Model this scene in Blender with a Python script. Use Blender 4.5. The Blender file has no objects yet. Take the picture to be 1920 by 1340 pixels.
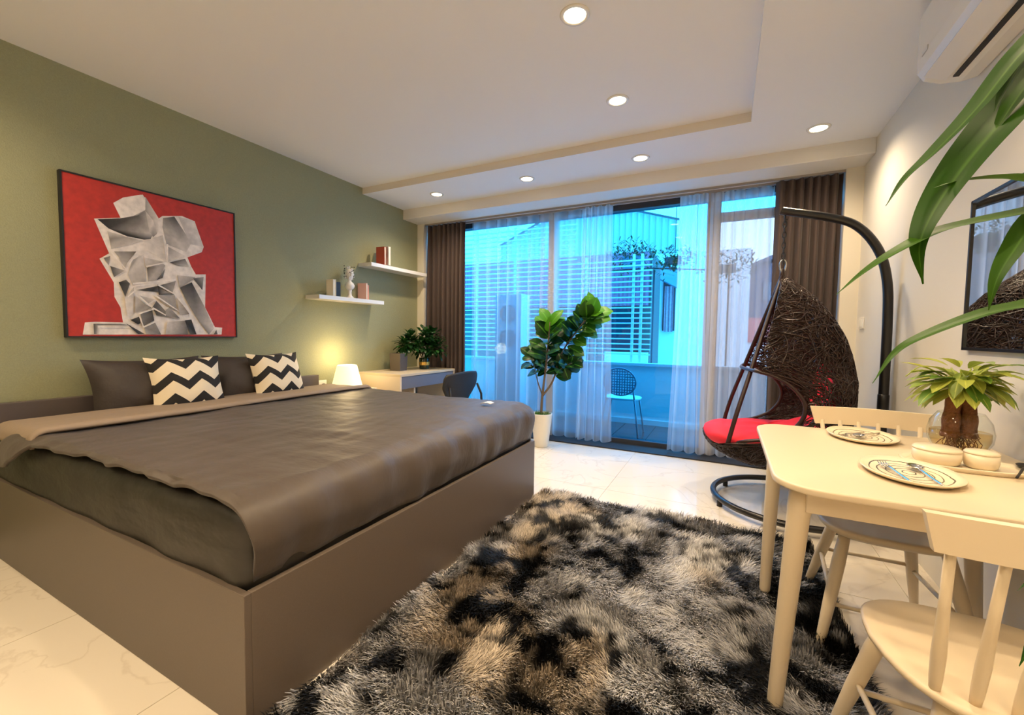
import bpy, bmesh, math, random
import numpy as np
from mathutils import Vector, Matrix
random.seed(7)
rng = np.random.default_rng(11)
sc = bpy.context.scene
col = sc.collection
PI = math.pi

# ------------------------------------------------------------------ camera
cd = bpy.data.cameras.new('camera'); cam = bpy.data.objects.new('camera', cd); col.objects.link(cam)
cd.sensor_fit = 'HORIZONTAL'; cd.sensor_width = 36.0; cd.lens = 795.13/1920*36.0
cd.clip_start = 0.02; cd.clip_end = 300
yaw, pitch, roll = .4672, -.0537, .0134
fw = Vector((-math.sin(yaw)*math.cos(pitch), math.cos(yaw)*math.cos(pitch), math.sin(pitch)))
rt0 = Vector((math.cos(yaw), math.sin(yaw), 0)); up0 = rt0.cross(fw)
rt = rt0*math.cos(roll)+up0*math.sin(roll); up = -rt0*math.sin(roll)+up0*math.cos(roll)
cam.matrix_world = Matrix(((rt.x, up.x, -fw.x, 0), (rt.y, up.y, -fw.y, 0), (rt.z, up.z, -fw.z, 1.2), (0, 0, 0, 1)))
sc.camera = cam

# ------------------------------------------------------------------ light, sky, exposure
WARM = (1.0, .77, .50)
SPOT_W = 86.0
SKY = 8.0
sc.view_settings.view_transform = 'Standard'; sc.view_settings.look = 'None'
sc.view_settings.gamma = 1.0; sc.view_settings.use_curve_mapping = False
sc.view_settings.exposure = 0.0
w = bpy.data.worlds.new('overcast_sky'); sc.world = w; w.use_nodes = True
nt = w.node_tree; nt.nodes.clear()
wo = nt.nodes.new('ShaderNodeOutputWorld'); bg = nt.nodes.new('ShaderNodeBackground')
tc = nt.nodes.new('ShaderNodeTexCoord'); sx = nt.nodes.new('ShaderNodeSeparateXYZ'); cr = nt.nodes.new('ShaderNodeValToRGB')
nt.links.new(tc.outputs['Generated'], sx.inputs[0]); nt.links.new(sx.outputs['Z'], cr.inputs[0])
cr.color_ramp.elements[0].position = 0.0; cr.color_ramp.elements[0].color = (.80, .88, 1, 1)
cr.color_ramp.elements[1].position = 0.7; cr.color_ramp.elements[1].color = (.62, .80, 1, 1)
nt.links.new(cr.outputs[0], bg.inputs['Color']); bg.inputs['Strength'].default_value = SKY
nt.links.new(bg.outputs[0], wo.inputs[0])
try:
    sc.cycles.max_bounces = 10; sc.cycles.diffuse_bounces = 5; sc.cycles.glossy_bounces = 4
    sc.cycles.transparent_max_bounces = 24; sc.cycles.transmission_bounces = 8
    sc.cycles.caustics_reflective = False; sc.cycles.caustics_refractive = False
    sc.cycles.sample_clamp_indirect = 6.0; sc.cycles.use_denoising = True
except Exception: pass

# ------------------------------------------------------------------ materials
MATS = {}
def srgb(r, g, b):
    f = lambda c: (c/255/12.92 if c/255 <= .04045 else ((c/255+.055)/1.055)**2.4)
    return (f(r), f(g), f(b), 1)
def principled(name):
    m = bpy.data.materials.new(name); m.use_nodes = True
    return m, m.node_tree, m.node_tree.nodes['Principled BSDF']
def mat(name, c, rough=.5, metal=0, bump=0, bscale=40, var=0, vscale=8, stretch=None, spec=None, emit=None, sheen=0, alpha=None, coat=0):
    if name in MATS: return MATS[name]
    m, t, b = principled(name)
    b.inputs['Base Color'].default_value = c if len(c) == 4 else (*c, 1)
    b.inputs['Roughness'].default_value = rough; b.inputs['Metallic'].default_value = metal
    if spec is not None: b.inputs['Specular IOR Level'].default_value = spec
    if sheen: b.inputs['Sheen Weight'].default_value = sheen
    if coat: b.inputs['Coat Weight'].default_value = coat; b.inputs['Coat Roughness'].default_value = .05
    if emit:
        b.inputs['Emission Color'].default_value = (*emit[0], 1); b.inputs['Emission Strength'].default_value = emit[1]
    N = t.nodes.new; L = t.links.new
    if bump or var:
        co = N('ShaderNodeTexCoord'); mp = N('ShaderNodeMapping'); L(co.outputs['Object'], mp.inputs[0])
        if stretch: mp.inputs['Scale'].default_value = stretch
    if var:
        n = N('ShaderNodeTexNoise'); n.inputs['Scale'].default_value = vscale; n.inputs['Detail'].default_value = 4
        L(mp.outputs[0], n.inputs['Vector'])
        mx = N('ShaderNodeMix'); mx.data_type = 'RGBA'
        cc = c[:3]
        mx.inputs['A'].default_value = (*[max(0, x*(1-var)) for x in cc], 1)
        mx.inputs['B'].default_value = (*[min(1, x*(1+var)) for x in cc], 1)
        L(n.outputs['Fac'], mx.inputs['Factor']); L(mx.outputs['Result'], b.inputs['Base Color'])
    if bump:
        n2 = N('ShaderNodeTexNoise'); n2.inputs['Scale'].default_value = bscale; n2.inputs['Detail'].default_value = 3
        L(mp.outputs[0], n2.inputs['Vector'])
        bp = N('ShaderNodeBump'); bp.inputs['Strength'].default_value = bump; bp.inputs['Distance'].default_value = .01
        L(n2.outputs['Fac'], bp.inputs['Height']); L(bp.outputs[0], b.inputs['Normal'])
    MATS[name] = m; return m

M_ceiling = mat('ceiling_paint', (.84, .85, .88, 1), .85)
M_white = mat('white_trim_paint', (.78, .73, .62, 1), .6)
M_rightwall = mat('pale_wall_paint', (.72, .69, .63, 1), .8, bump=.05, bscale=200)
M_green = mat('sage_wallpaper', (.295, .305, .180, 1), .75, bump=.35, bscale=140, var=.13, vscale=120)
M_lam_grey = mat('grey_brown_laminate', (.102, .078, .060, 1), .42, var=.16, vscale=300)
M_lam_cream = mat('cream_laminate', (.78, .66, .50, 1), .5)
M_lam_blue = mat('slate_grey_laminate', (.17, .175, .22, 1), .4)
M_black = mat('black_metal', (.012, .011, .012, 1), .28, spec=.6)
M_blackm = mat('black_matte', (.012, .011, .012, 1), .6)
M_duvet = mat('charcoal_duvet_cotton', (.062, .047, .037, 1), .5, bump=.6, bscale=7, stretch=(1, 2.2, 1), sheen=.1, spec=.35)
M_duvet_back = mat('taupe_duvet_cotton', (.27, .205, .15, 1), .75, bump=.5, bscale=8, stretch=(2.5, 1, 1))
M_sheet = mat('charcoal_sheet_cotton', (.022, .019, .015, 1), .5, bump=.9, bscale=7, var=.3, vscale=3, stretch=(1, 1, 2))
M_pillow = mat('charcoal_pillow_cotton', (.036, .027, .024, 1), .6, bump=.7, bscale=14)
M_curtain = mat('brown_curtain_fabric', (.062, .040, .036, 1), .7, bump=.2, bscale=200, sheen=.15)
M_tablewhite = mat('cream_white_lacquer', (.66, .55, .39, 1), .35, spec=.4)
M_ceramic = mat('cream_ceramic', (.74, .64, .47, 1), .22)
M_pot = mat('white_ceramic_pot', (.80, .75, .64, 1), .4)
M_steel = mat('polished_steel', (.7, .68, .66, 1), .15, metal=1)
M_plastic = mat('white_plastic', (.82, .80, .76, 1), .25)
M_red = mat('red_cushion_cloth', (.78, .018, .045, 1), .8, bump=.3, bscale=12)
M_wicker = mat('dark_brown_rattan', (.030, .0125, .009, 1), .36, var=.5, vscale=20, spec=.5)
M_tube = mat('brown_black_tube', (.030, .012, .010, 1), .35)
M_bark = mat('brown_bark', (.17, .062, .022, 1), .85, bump=.9, bscale=60, var=.45, vscale=50)
M_stem = mat('grey_brown_stem', (.16, .12, .08, 1), .8, bump=.5, bscale=60)
M_moss = mat('green_moss', (.06, .20, .012, 1), .9)
M_louver = mat('white_painted_slat', (.80, .82, .82, 1), .6)
M_out_white = mat('white_exterior_render', (.78, .80, .80, 1), .8, var=.06, vscale=2)
M_parapet = mat('pale_balcony_render', (.80, .86, .88, 1), .8, var=.06, vscale=3)
M_dark_tile = mat('dark_slate_tile', (.050, .048, .060, 1), .25, var=.5, vscale=5)
M_tan_frame = mat('grey_aluminium_frame', (.42, .38, .34, 1), .4)
M_darkframe = mat('dark_aluminium_frame', (.035, .04, .055, 1), .4)

def leafmat(name, dark, light, ribf=1.8, rough=.35, spec=.4):
    m, t, b = principled(name); N = t.nodes.new; L = t.links.new
    at = N('ShaderNodeAttribute'); at.attribute_name = 'luv'
    sp = N('ShaderNodeSeparateXYZ'); L(at.outputs['Vector'], sp.inputs[0])
    ab = N('ShaderNodeMath'); ab.operation = 'ABSOLUTE'; L(sp.outputs['X'], ab.inputs[0])
    rr = N('ShaderNodeMapRange'); rr.inputs['From Min'].default_value = 0.02; rr.inputs['From Max'].default_value = .14
    rr.inputs['To Min'].default_value = 1; rr.inputs['To Max'].default_value = 0; L(ab.outputs[0], rr.inputs['Value'])
    mx = N('ShaderNodeMix'); mx.data_type = 'RGBA'
    mx.inputs['A'].default_value = (*dark, 1); mx.inputs['B'].default_value = (*light, 1)
    L(sp.outputs['Z'], mx.inputs['Factor'])
    m2 = N('ShaderNodeMix'); m2.data_type = 'RGBA'; L(mx.outputs['Result'], m2.inputs['A'])
    m2.inputs['B'].default_value = (*[min(1, x*ribf+.02) for x in light], 1)
    mf = N('ShaderNodeMath'); mf.operation = 'MULTIPLY'; mf.inputs[1].default_value = .5
    L(rr.outputs[0], mf.inputs[0]); L(mf.outputs[0], m2.inputs['Factor'])
    L(m2.outputs['Result'], b.inputs['Base Color']); b.inputs['Roughness'].default_value = rough; b.inputs['Specular IOR Level'].default_value = spec
    tr = N('ShaderNodeBsdfTranslucent'); L(m2.outputs['Result'], tr.inputs['Color'])
    ms = N('ShaderNodeMixShader'); ms.inputs[0].default_value = .25
    out = t.nodes['Material Output']; L(b.outputs[0], ms.inputs[1]); L(tr.outputs[0], ms.inputs[2]); L(ms.outputs[0], out.inputs['Surface'])
    return m
M_fig = leafmat('fiddle_leaf_green', (.005, .036, .008), (.09, .30, .015))
M_money = leafmat('money_tree_green', (.10, .22, .025), (.48, .50, .09), 1.4, .4)
M_blade = leafmat('blade_leaf_green', (.008, .045, .002), (.045, .12, .004), 1.5, .45, .15)
M_deskleaf = leafmat('dark_bush_green', (.006, .035, .008), (.025, .11, .02), 1.5)

# glass: tinted door glazing and clear
def glassmat(name, tint, refl=.08):
    m = bpy.data.materials.new(name); m.use_nodes = True; t = m.node_tree; t.nodes.clear(); N = t.nodes.new; L = t.links.new
    o = N('ShaderNodeOutputMaterial'); tr = N('ShaderNodeBsdfTransparent'); tr.inputs[0].default_value = (*tint, 1)
    gl = N('ShaderNodeBsdfGlossy'); gl.inputs['Roughness'].default_value = .01
    lw = N('ShaderNodeLayerWeight'); lw.inputs[0].default_value = .5
    pw = N('ShaderNodeMath'); pw.operation = 'POWER'; pw.inputs[1].default_value = 4.0; L(lw.outputs['Facing'], pw.inputs[0])
    fr = N('ShaderNodeMath'); fr.operation = 'MULTIPLY_ADD'; fr.inputs[1].default_value = .85; fr.inputs[2].default_value = .035; L(pw.outputs[0], fr.inputs[0])
    ms = N('ShaderNodeMixShader'); L(fr.outputs[0], ms.inputs[0]); L(tr.outputs[0], ms.inputs[1]); L(gl.outputs[0], ms.inputs[2]); L(ms.outputs[0], o.inputs[0])
    return m
M_glass_blue = glassmat('blue_tinted_glass', (.20, .70, .98))
M_glass_pale = glassmat('grey_tinted_glass', (.40, .46, .54))
M_glass_clear = glassmat('clear_vase_glass', (.93, .95, .93))
m, t, b = principled('sheer_voile'); N = t.nodes.new; L = t.links.new
b.inputs['Base Color'].default_value = (.86, .88, .92, 1); b.inputs['Roughness'].default_value = .9
tl = N('ShaderNodeBsdfTranslucent'); tl.inputs[0].default_value = (.95, .96, .98, 1)
tp = N('ShaderNodeBsdfTransparent')
m1 = N('ShaderNodeMixShader'); m1.inputs[0].default_value = .6; L(b.outputs[0], m1.inputs[1]); L(tl.outputs[0], m1.inputs[2])
lw_ = N('ShaderNodeLayerWeight'); lw_.inputs[0].default_value = .5
ma_ = N('ShaderNodeMath'); ma_.operation = 'MULTIPLY_ADD'; ma_.inputs[1].default_value = .60; ma_.inputs[2].default_value = .27; L(lw_.outputs['Facing'], ma_.inputs[0])
m2 = N('ShaderNodeMixShader'); L(ma_.outputs[0], m2.inputs[0]); L(tp.outputs[0], m2.inputs[1]); L(m1.outputs[0], m2.inputs[2])
L(m2.outputs[0], t.nodes['Material Output'].inputs['Surface']); M_sheer = m
# mirror
M_mirror = mat('mirror_glass', (.86, .90, .92, 1), .0, metal=1)
M_bulb = mat('lit_led_disc', (1, 1, 1, 1), .5, emit=((1.0, .80, .50), 14))
M_lampshade = mat('lit_lamp_shade', (.9, .85, .7, 1), .6, emit=((1.0, .80, .42), 1.05))

# marble tile
def marblemat():
    m, t, b = principled('cream_polished_marble'); N = t.nodes.new; L = t.links.new
    g = N('ShaderNodeNewGeometry'); oi = N('ShaderNodeObjectInfo')
    n = N('ShaderNodeTexNoise'); n.inputs['Scale'].default_value = 1.3; n.inputs['Detail'].default_value = 6; n.inputs['Distortion'].default_value = 1.2
    L(g.outputs['Position'], n.inputs['Vector'])
    sb = N('ShaderNodeMath'); sb.operation = 'SUBTRACT'; sb.inputs[1].default_value = .5; L(n.outputs['Fac'], sb.inputs[0])
    ab = N('ShaderNodeMath'); ab.operation = 'ABSOLUTE'; L(sb.outputs[0], ab.inputs[0])
    mr = N('ShaderNodeMapRange'); mr.inputs['From Min'].default_value = 0; mr.inputs['From Max'].default_value = .012
    mr.inputs['To Min'].default_value = .35; mr.inputs['To Max'].default_value = 0; L(ab.outputs[0], mr.inputs['Value'])
    mx = N('ShaderNodeMix'); mx.data_type = 'RGBA'; mx.inputs['A'].default_value = (.745, .675, .565, 1); mx.inputs['B'].default_value = (.52, .44, .34, 1)
    L(mr.outputs[0], mx.inputs['Factor']); L(mx.outputs['Result'], b.inputs['Base Color'])
    b.inputs['Roughness'].default_value = .09
    return m
M_marble = marblemat()
M_grout = mat('floor_grout', (.60, .54, .45, 1), .8)

# ------------------------------------------------------------------ mesh builder
class MB:
    def __init__(s): s.v = []; s.f = []; s.sm = []; s.mi = []; s.at = None
    def add(s, vs, fs, smooth=False, mi=0):
        o = len(s.v); s.v += [tuple(p) for p in vs]
        for f in fs: s.f.append(tuple(i+o for i in f)); s.sm.append(smooth); s.mi.append(mi)
        return s
    def box(s, x0, x1, y0, y1, z0, z1, mi=0):
        vs = [(x, y, z) for z in (z0, z1) for y in (y0, y1) for x in (x0, x1)]
        return s.add(vs, [(0, 2, 3, 1), (4, 5, 7, 6), (0, 1, 5, 4), (2, 6, 7, 3), (0, 4, 6, 2), (1, 3, 7, 5)], False, mi)
    def obox(s, c, ax, ay, az, hx, hy, hz):
        c, ax, ay, az = map(Vector, (c, ax, ay, az))
        vs = [c+ax*hx*i+ay*hy*j+az*hz*k for k in (-1, 1) for j in (-1, 1) for i in (-1, 1)]
        return s.add(vs, [(0, 2, 3, 1), (4, 5, 7, 6), (0, 1, 5, 4), (2, 6, 7, 3), (0, 4, 6, 2), (1, 3, 7, 5)])
    def tube(s, pts, r, n=12, closed=False, cap=True):
        pts = [Vector(p) for p in pts]; k = len(pts); rs = r if isinstance(r, (list, tuple)) else [r]*k
        vs = []; prev = None
        for i, p in enumerate(pts):
            if closed: d = pts[(i+1) % k]-pts[i-1]
            else: d = pts[min(i+1, k-1)]-pts[max(i-1, 0)]
            d.normalize()
            if prev is None:
                a = d.cross(Vector((0, 0, 1)))
                if a.length < .1: a = d.cross(Vector((1, 0, 0)))
            else: a = prev-d*prev.dot(d)
            a.normalize(); prev = a; b = d.cross(a)
            for j in range(n):
                t = 2*PI*j/n; vs.append(p+(a*math.cos(t)+b*math.sin(t))*rs[i])
        fs = []
        for i in range(k if closed else k-1):
            for j in range(n):
                i2 = (i+1) % k; fs.append((i*n+j, i*n+(j+1) % n, i2*n+(j+1) % n, i2*n+j))
        s.add(vs, fs, True)
        if cap and not closed:
            o = len(s.v)-len(vs)
            s.f += [tuple(o+j for j in range(n))[::-1], tuple(o+(k-1)*n+j for j in range(n))]; s.sm += [False, False]; s.mi += [0, 0]
        return s
    def lathe(s, prof, c=(0, 0, 0), n=24, smooth=True, sx=1, sy=1):
        vs = []; k = len(prof)
        for r, z in prof:
            for j in range(n):
                t = 2*PI*j/n; vs.append((c[0]+r*sx*math.cos(t), c[1]+r*sy*math.sin(t), c[2]+z))
        fs = [(i*n+j, i*n+(j+1) % n, (i+1)*n+(j+1) % n, (i+1)*n+j) for i in range(k-1) for j in range(n)]
        s.add(vs, fs, smooth); o = len(s.v)-len(vs)
        if prof[0][0] > 1e-5: s.f.append(tuple(o+j for j in range(n))[::-1]); s.sm.append(False); s.mi.append(0)
        if prof[-1][0] > 1e-5: s.f.append(tuple(o+(k-1)*n+j for j in range(n))); s.sm.append(False); s.mi.append(0)
        return s
    def grid(s, fn, nu, nv, smooth=True, mi=0):
        vs = [fn(i/nu, j/nv) for i in range(nu+1) for j in range(nv+1)]
        fs = [(i*(nv+1)+j, (i+1)*(nv+1)+j, (i+1)*(nv+1)+j+1, i*(nv+1)+j+1) for i in range(nu) for j in range(nv)]
        return s.add(vs, fs, smooth, mi)
    def poly(s, outline, z0, z1, smooth=False):
        n = len(outline); vs = [(x, y, z0) for x, y in outline]+[(x, y, z1) for x, y in outline]
        fs = [tuple(range(n))[::-1], tuple(range(n, 2*n))]
        s.add(vs, fs); o = len(s.v)-2*n
        for i in range(n): s.f.append((o+i, o+(i+1) % n, o+n+(i+1) % n, o+n+i)); s.sm.append(smooth); s.mi.append(0)
        return s
    def build(s, name, material, parent=None, label=None, bevel=0, seg=2, mods=None):
        me = bpy.data.meshes.new(name)
        org = Vector((0, 0, 0))
        if parent is not None: org = Vector(parent.get('org_', (0, 0, 0)))
        me.from_pydata([tuple(Vector(p)-org) for p in s.v], [], s.f)
        me.polygons.foreach_set('use_smooth', s.sm); me.polygons.foreach_set('material_index', s.mi)
        for mm in (material if isinstance(material, (list, tuple)) else [material]): me.materials.append(mm)
        if s.at is not None:
            a = me.attributes.new('luv', 'FLOAT_VECTOR', 'POINT'); a.data.foreach_set('vector', np.array(s.at, dtype=np.float32).ravel())
        me.update()
        o = bpy.data.objects.new(name, me); col.objects.link(o)
        if parent is not None: o.parent = parent; o['org_'] = tuple(org)
        if label: o['label'] = label
        if bevel:
            bm = o.modifiers.new('bevel', 'BEVEL'); bm.width = bevel; bm.segments = seg; bm.limit_method = 'ANGLE'; bm.angle_limit = .6
        return o
def tag(o, label, cat, group=None, kind=None):
    o['label'] = label; o['category'] = cat
    if group: o['group'] = group
    if kind: o['kind'] = kind
    return o
def thing(name, label, cat, loc=(0, 0, 0), group=None):
    o = bpy.data.objects.new(name, None); o.empty_display_size = .1; col.objects.link(o); o.location = loc
    o['org_'] = tuple(loc); return tag(o, label, cat, group)
def struct(o): o['kind'] = 'structure'; return o
def recenter(o, p):
    """single-mesh thing: put its origin at p (world)"""
    p = Vector(p); o.data.transform(Matrix.Translation(-p)); o.location = p; return o
def copytree(o, parent=None):
    c = o.copy(); col.objects.link(c); c.parent = parent
    for ch in list(o.children): copytree(ch, c)
    return c
def spline(pts, n=8):
    P = [Vector(p) for p in pts]; P = [P[0]*2-P[1]]+P+[P[-1]*2-P[-2]]; out = []
    for i in range(1, len(P)-2):
        for k in range(n):
            t = k/n; a, b, c, d = P[i-1:i+3]
            out.append(.5*((2*b)+(c-a)*t+(2*a-5*b+4*c-d)*t*t+(-a+3*b-3*c+d)*t**3))
    out.append(P[-2]); return out
def interp(tab, z):
    zs = [a for a, _ in tab]; ys = [b for _, b in tab]
    return float(np.interp(z, zs, ys))

XW, XR, YB, YP = -3.6775, .9676, -2.6, 4.48
Z1, Z2, ZS = 2.741, 2.809, 2.622

# ------------------------------------------------------------------ room shell
fl = struct(MB().box(XW-.15, XR+.15, YB-.15, 4.86, -.12, -.004).build('floor', M_grout))
T = .80; proto = None
ix0, ix1 = int(math.floor((XW)/T)), int(math.ceil(XR/T))
for i in range(ix0, ix1):
    for j in range(int(math.floor(YB/T)), 6):
        x0, x1 = max(i*T+.0015, XW), min((i+1)*T-.0015, XR); y0, y1 = max(j*T+.0015+.05, YB), min((j+1)*T-.0015+.05, 4.46)
        if x1-x0 < .02 or y1-y0 < .02: continue
        MB().box(x0, x1, y0, y1, -.004, 0).build('tile', M_marble, fl)
struct(MB().box(XW-.15, XW, YB, 4.95, -.1, 3.0).build('wall_left', M_green))
struct(MB().box(XR, XR+.15, YB, 4.95, -.1, 3.0).build('wall_right', M_rightwall))
struct(MB().box(XW-.15, XR+.15, YB-.15, YB, -.1, 3.0).build('wall_back', M_rightwall))
struct(MB().box(XW, .101, YB, 3.54, Z2, 3.0).build('ceiling', M_ceiling))
struct(MB().box(XW, XR, 3.54, 4.20, Z1, 3.0).box(.101, XR, YB, 3.54, Z1, 3.0).build('ceiling_border', M_ceiling))
ft = MB(); ft.box(XW, .104, 3.5385, 3.5405, Z1-.001, Z2); struct(ft.build('trim_1', mat('cream_cornice_paint', (.76, .71, .64, 1), .7)))
struct(MB().box(XW, XR, 4.20, 4.95, ZS, 3.0).build('trim_2', mat('pale_soffit_paint', (.78, .75, .70, 1), .6), bevel=.006))
struct(MB().box(XW, -3.575, YP, 4.95, 0, ZS).build('wall_front_left', M_white))
struct(MB().box(.845, XR, YP, 4.95, 0, ZS).build('wall_front_right', M_white))
struct(MB().box(-3.575, .845, 4.455, 4.90, -.02, .012).build('trim_3', M_blackm))
struct(MB().box(-3.575, .845, 4.60, 4.615, ZS-.02, ZS).box(-3.575, .845, 4.50, 4.515, ZS-.02, ZS).build('trim_4', mat('curtain_track', (.3, .27, .25, 1), .4)))

# glazed doors: three bays
def bay(n, x0, x1, glass, top=2.56):
    fr = MB().box(x0, x0+.045, 4.72, 4.80, .06, top).box(x1-.045, x1, 4.72, 4.80, .06, top)
    o = struct(fr.build('window_%d' % n, M_tan_frame))
    MB().box(x0, x1, 4.70, 4.82, top, ZS).build('head_rail', M_darkframe, o)
    MB().box(x0, x1, 4.72, 4.80, .012, .06).build('bottom_rail', M_darkframe, o)
    MB().box(x0+.045, x1-.045, 4.757, 4.763, .06, top).build('pane', glass, o)
    return o
w1 = bay(1, -3.575, -1.86, M_glass_blue); w2 = bay(2, -1.86, -.15, M_glass_blue)
x0, x1 = -.15, .845
w3 = struct(MB().box(x0, x0+.06, 4.72, 4.80, .06, 2.56).box(x1-.045, x1, 4.72, 4.80, .06, 2.56).build('window_3', M_tan_frame))
MB().box(x0, x1, 4.70, 4.82, 2.56, ZS).build('head_rail', M_darkframe, w3)
MB().box(x0, x1, 4.72, 4.80, .012, .06).build('bottom_rail', M_darkframe, w3)
MB().box(x0+.06, x1-.045, 4.72, 4.80, 2.35, 2.43).build('transom_bar', M_tan_frame, w3)
MB().box(x0+.06, x1-.045, 4.757, 4.763, 2.43, 2.56).build('pane', M_glass_blue, w3)
MB().box(x0+.06, x1-.045, 4.757, 4.763, .06, 2.35).build('pane', M_glass_pale, w3)
struct(MB().box(-1.90, -1.82, 4.68, 4.83, .012, ZS).build('trim_5', M_tan_frame))
struct(MB().box(-.215, -.10, 4.68, 4.83, .012, ZS).build('trim_6', M_tan_frame))

# ------------------------------------------------------------------ ceiling downlights
def downlight(x, y, z, label, lit=True):
    t = thing('ceiling_downlight', label, 'light', (x, y, z), 'recessed ceiling downlights')
    MB().lathe([(.055, -.001), (.058, -.007), (.072, -.006), (.076, 0.0)], (x, y, z), 28).build('trim_ring', M_plastic, t)
    MB().lathe([(.054, -.0035), (.054, -.0015)], (x, y, z), 28).build('bulb', M_bulb, t)
    ld = bpy.data.lights.new('downlight_beam', 'SPOT'); ld.energy = SPOT_W; ld.color = WARM; ld.spot_size = math.radians(150); ld.spot_blend = 1.0; ld.shadow_soft_size = .045
    lo = bpy.data.objects.new('downlight_beam', ld); col.objects.link(lo); lo.parent = t; lo.location = (0, 0, -.02)
    return t
for a in [(-.739, 2.116, Z2, 'largest round lit downlight, at the top edge of the ceiling tray'),
          (-.723, 2.984, Z2, 'round lit downlight in the tray, just short of its front step'),
          (.547, 3.854, Z1, 'round lit downlight nearest the right wall, above the swing stand'),
          (-.72, 3.845, Z1, 'round lit downlight on the lower border, second from the right wall'),
          (-1.818, 3.879, Z1, 'round lit downlight on the lower border, second from the green wall'),
          (-2.92, 3.886, Z1, 'small round lit downlight nearest the green wall')]:
    downlight(*a)
for x, y, z, w_ in [(-.73, 1.25, Z2, 'in the tray, above the near part of the rug'), (-.73, .38, Z2, 'in the tray, nearly above the viewer'), (-.73, -.6, Z2, 'in the tray, just behind the viewer'),
                   (-2.95, .48, Z2, 'above the near head corner of the bed'), (-2.9, -.9, Z2, 'near the green wall, behind the viewer'), (.55, 1.55, Z1, 'on the right border, above the dining table'),
                   (.55, .2, Z1, 'on the right border, beside the tall foreground plant'), (.55, -1.2, Z1, 'on the right border, by the back wall'), (-.9, -1.7, Z2, 'in the tray, nearest the back wall')]:
    downlight(x, y, z, 'downlight '+w_+', unseen and assumed')  # unseen downlights added to fill the room; bed-corner one inferred from bright wall

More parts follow.
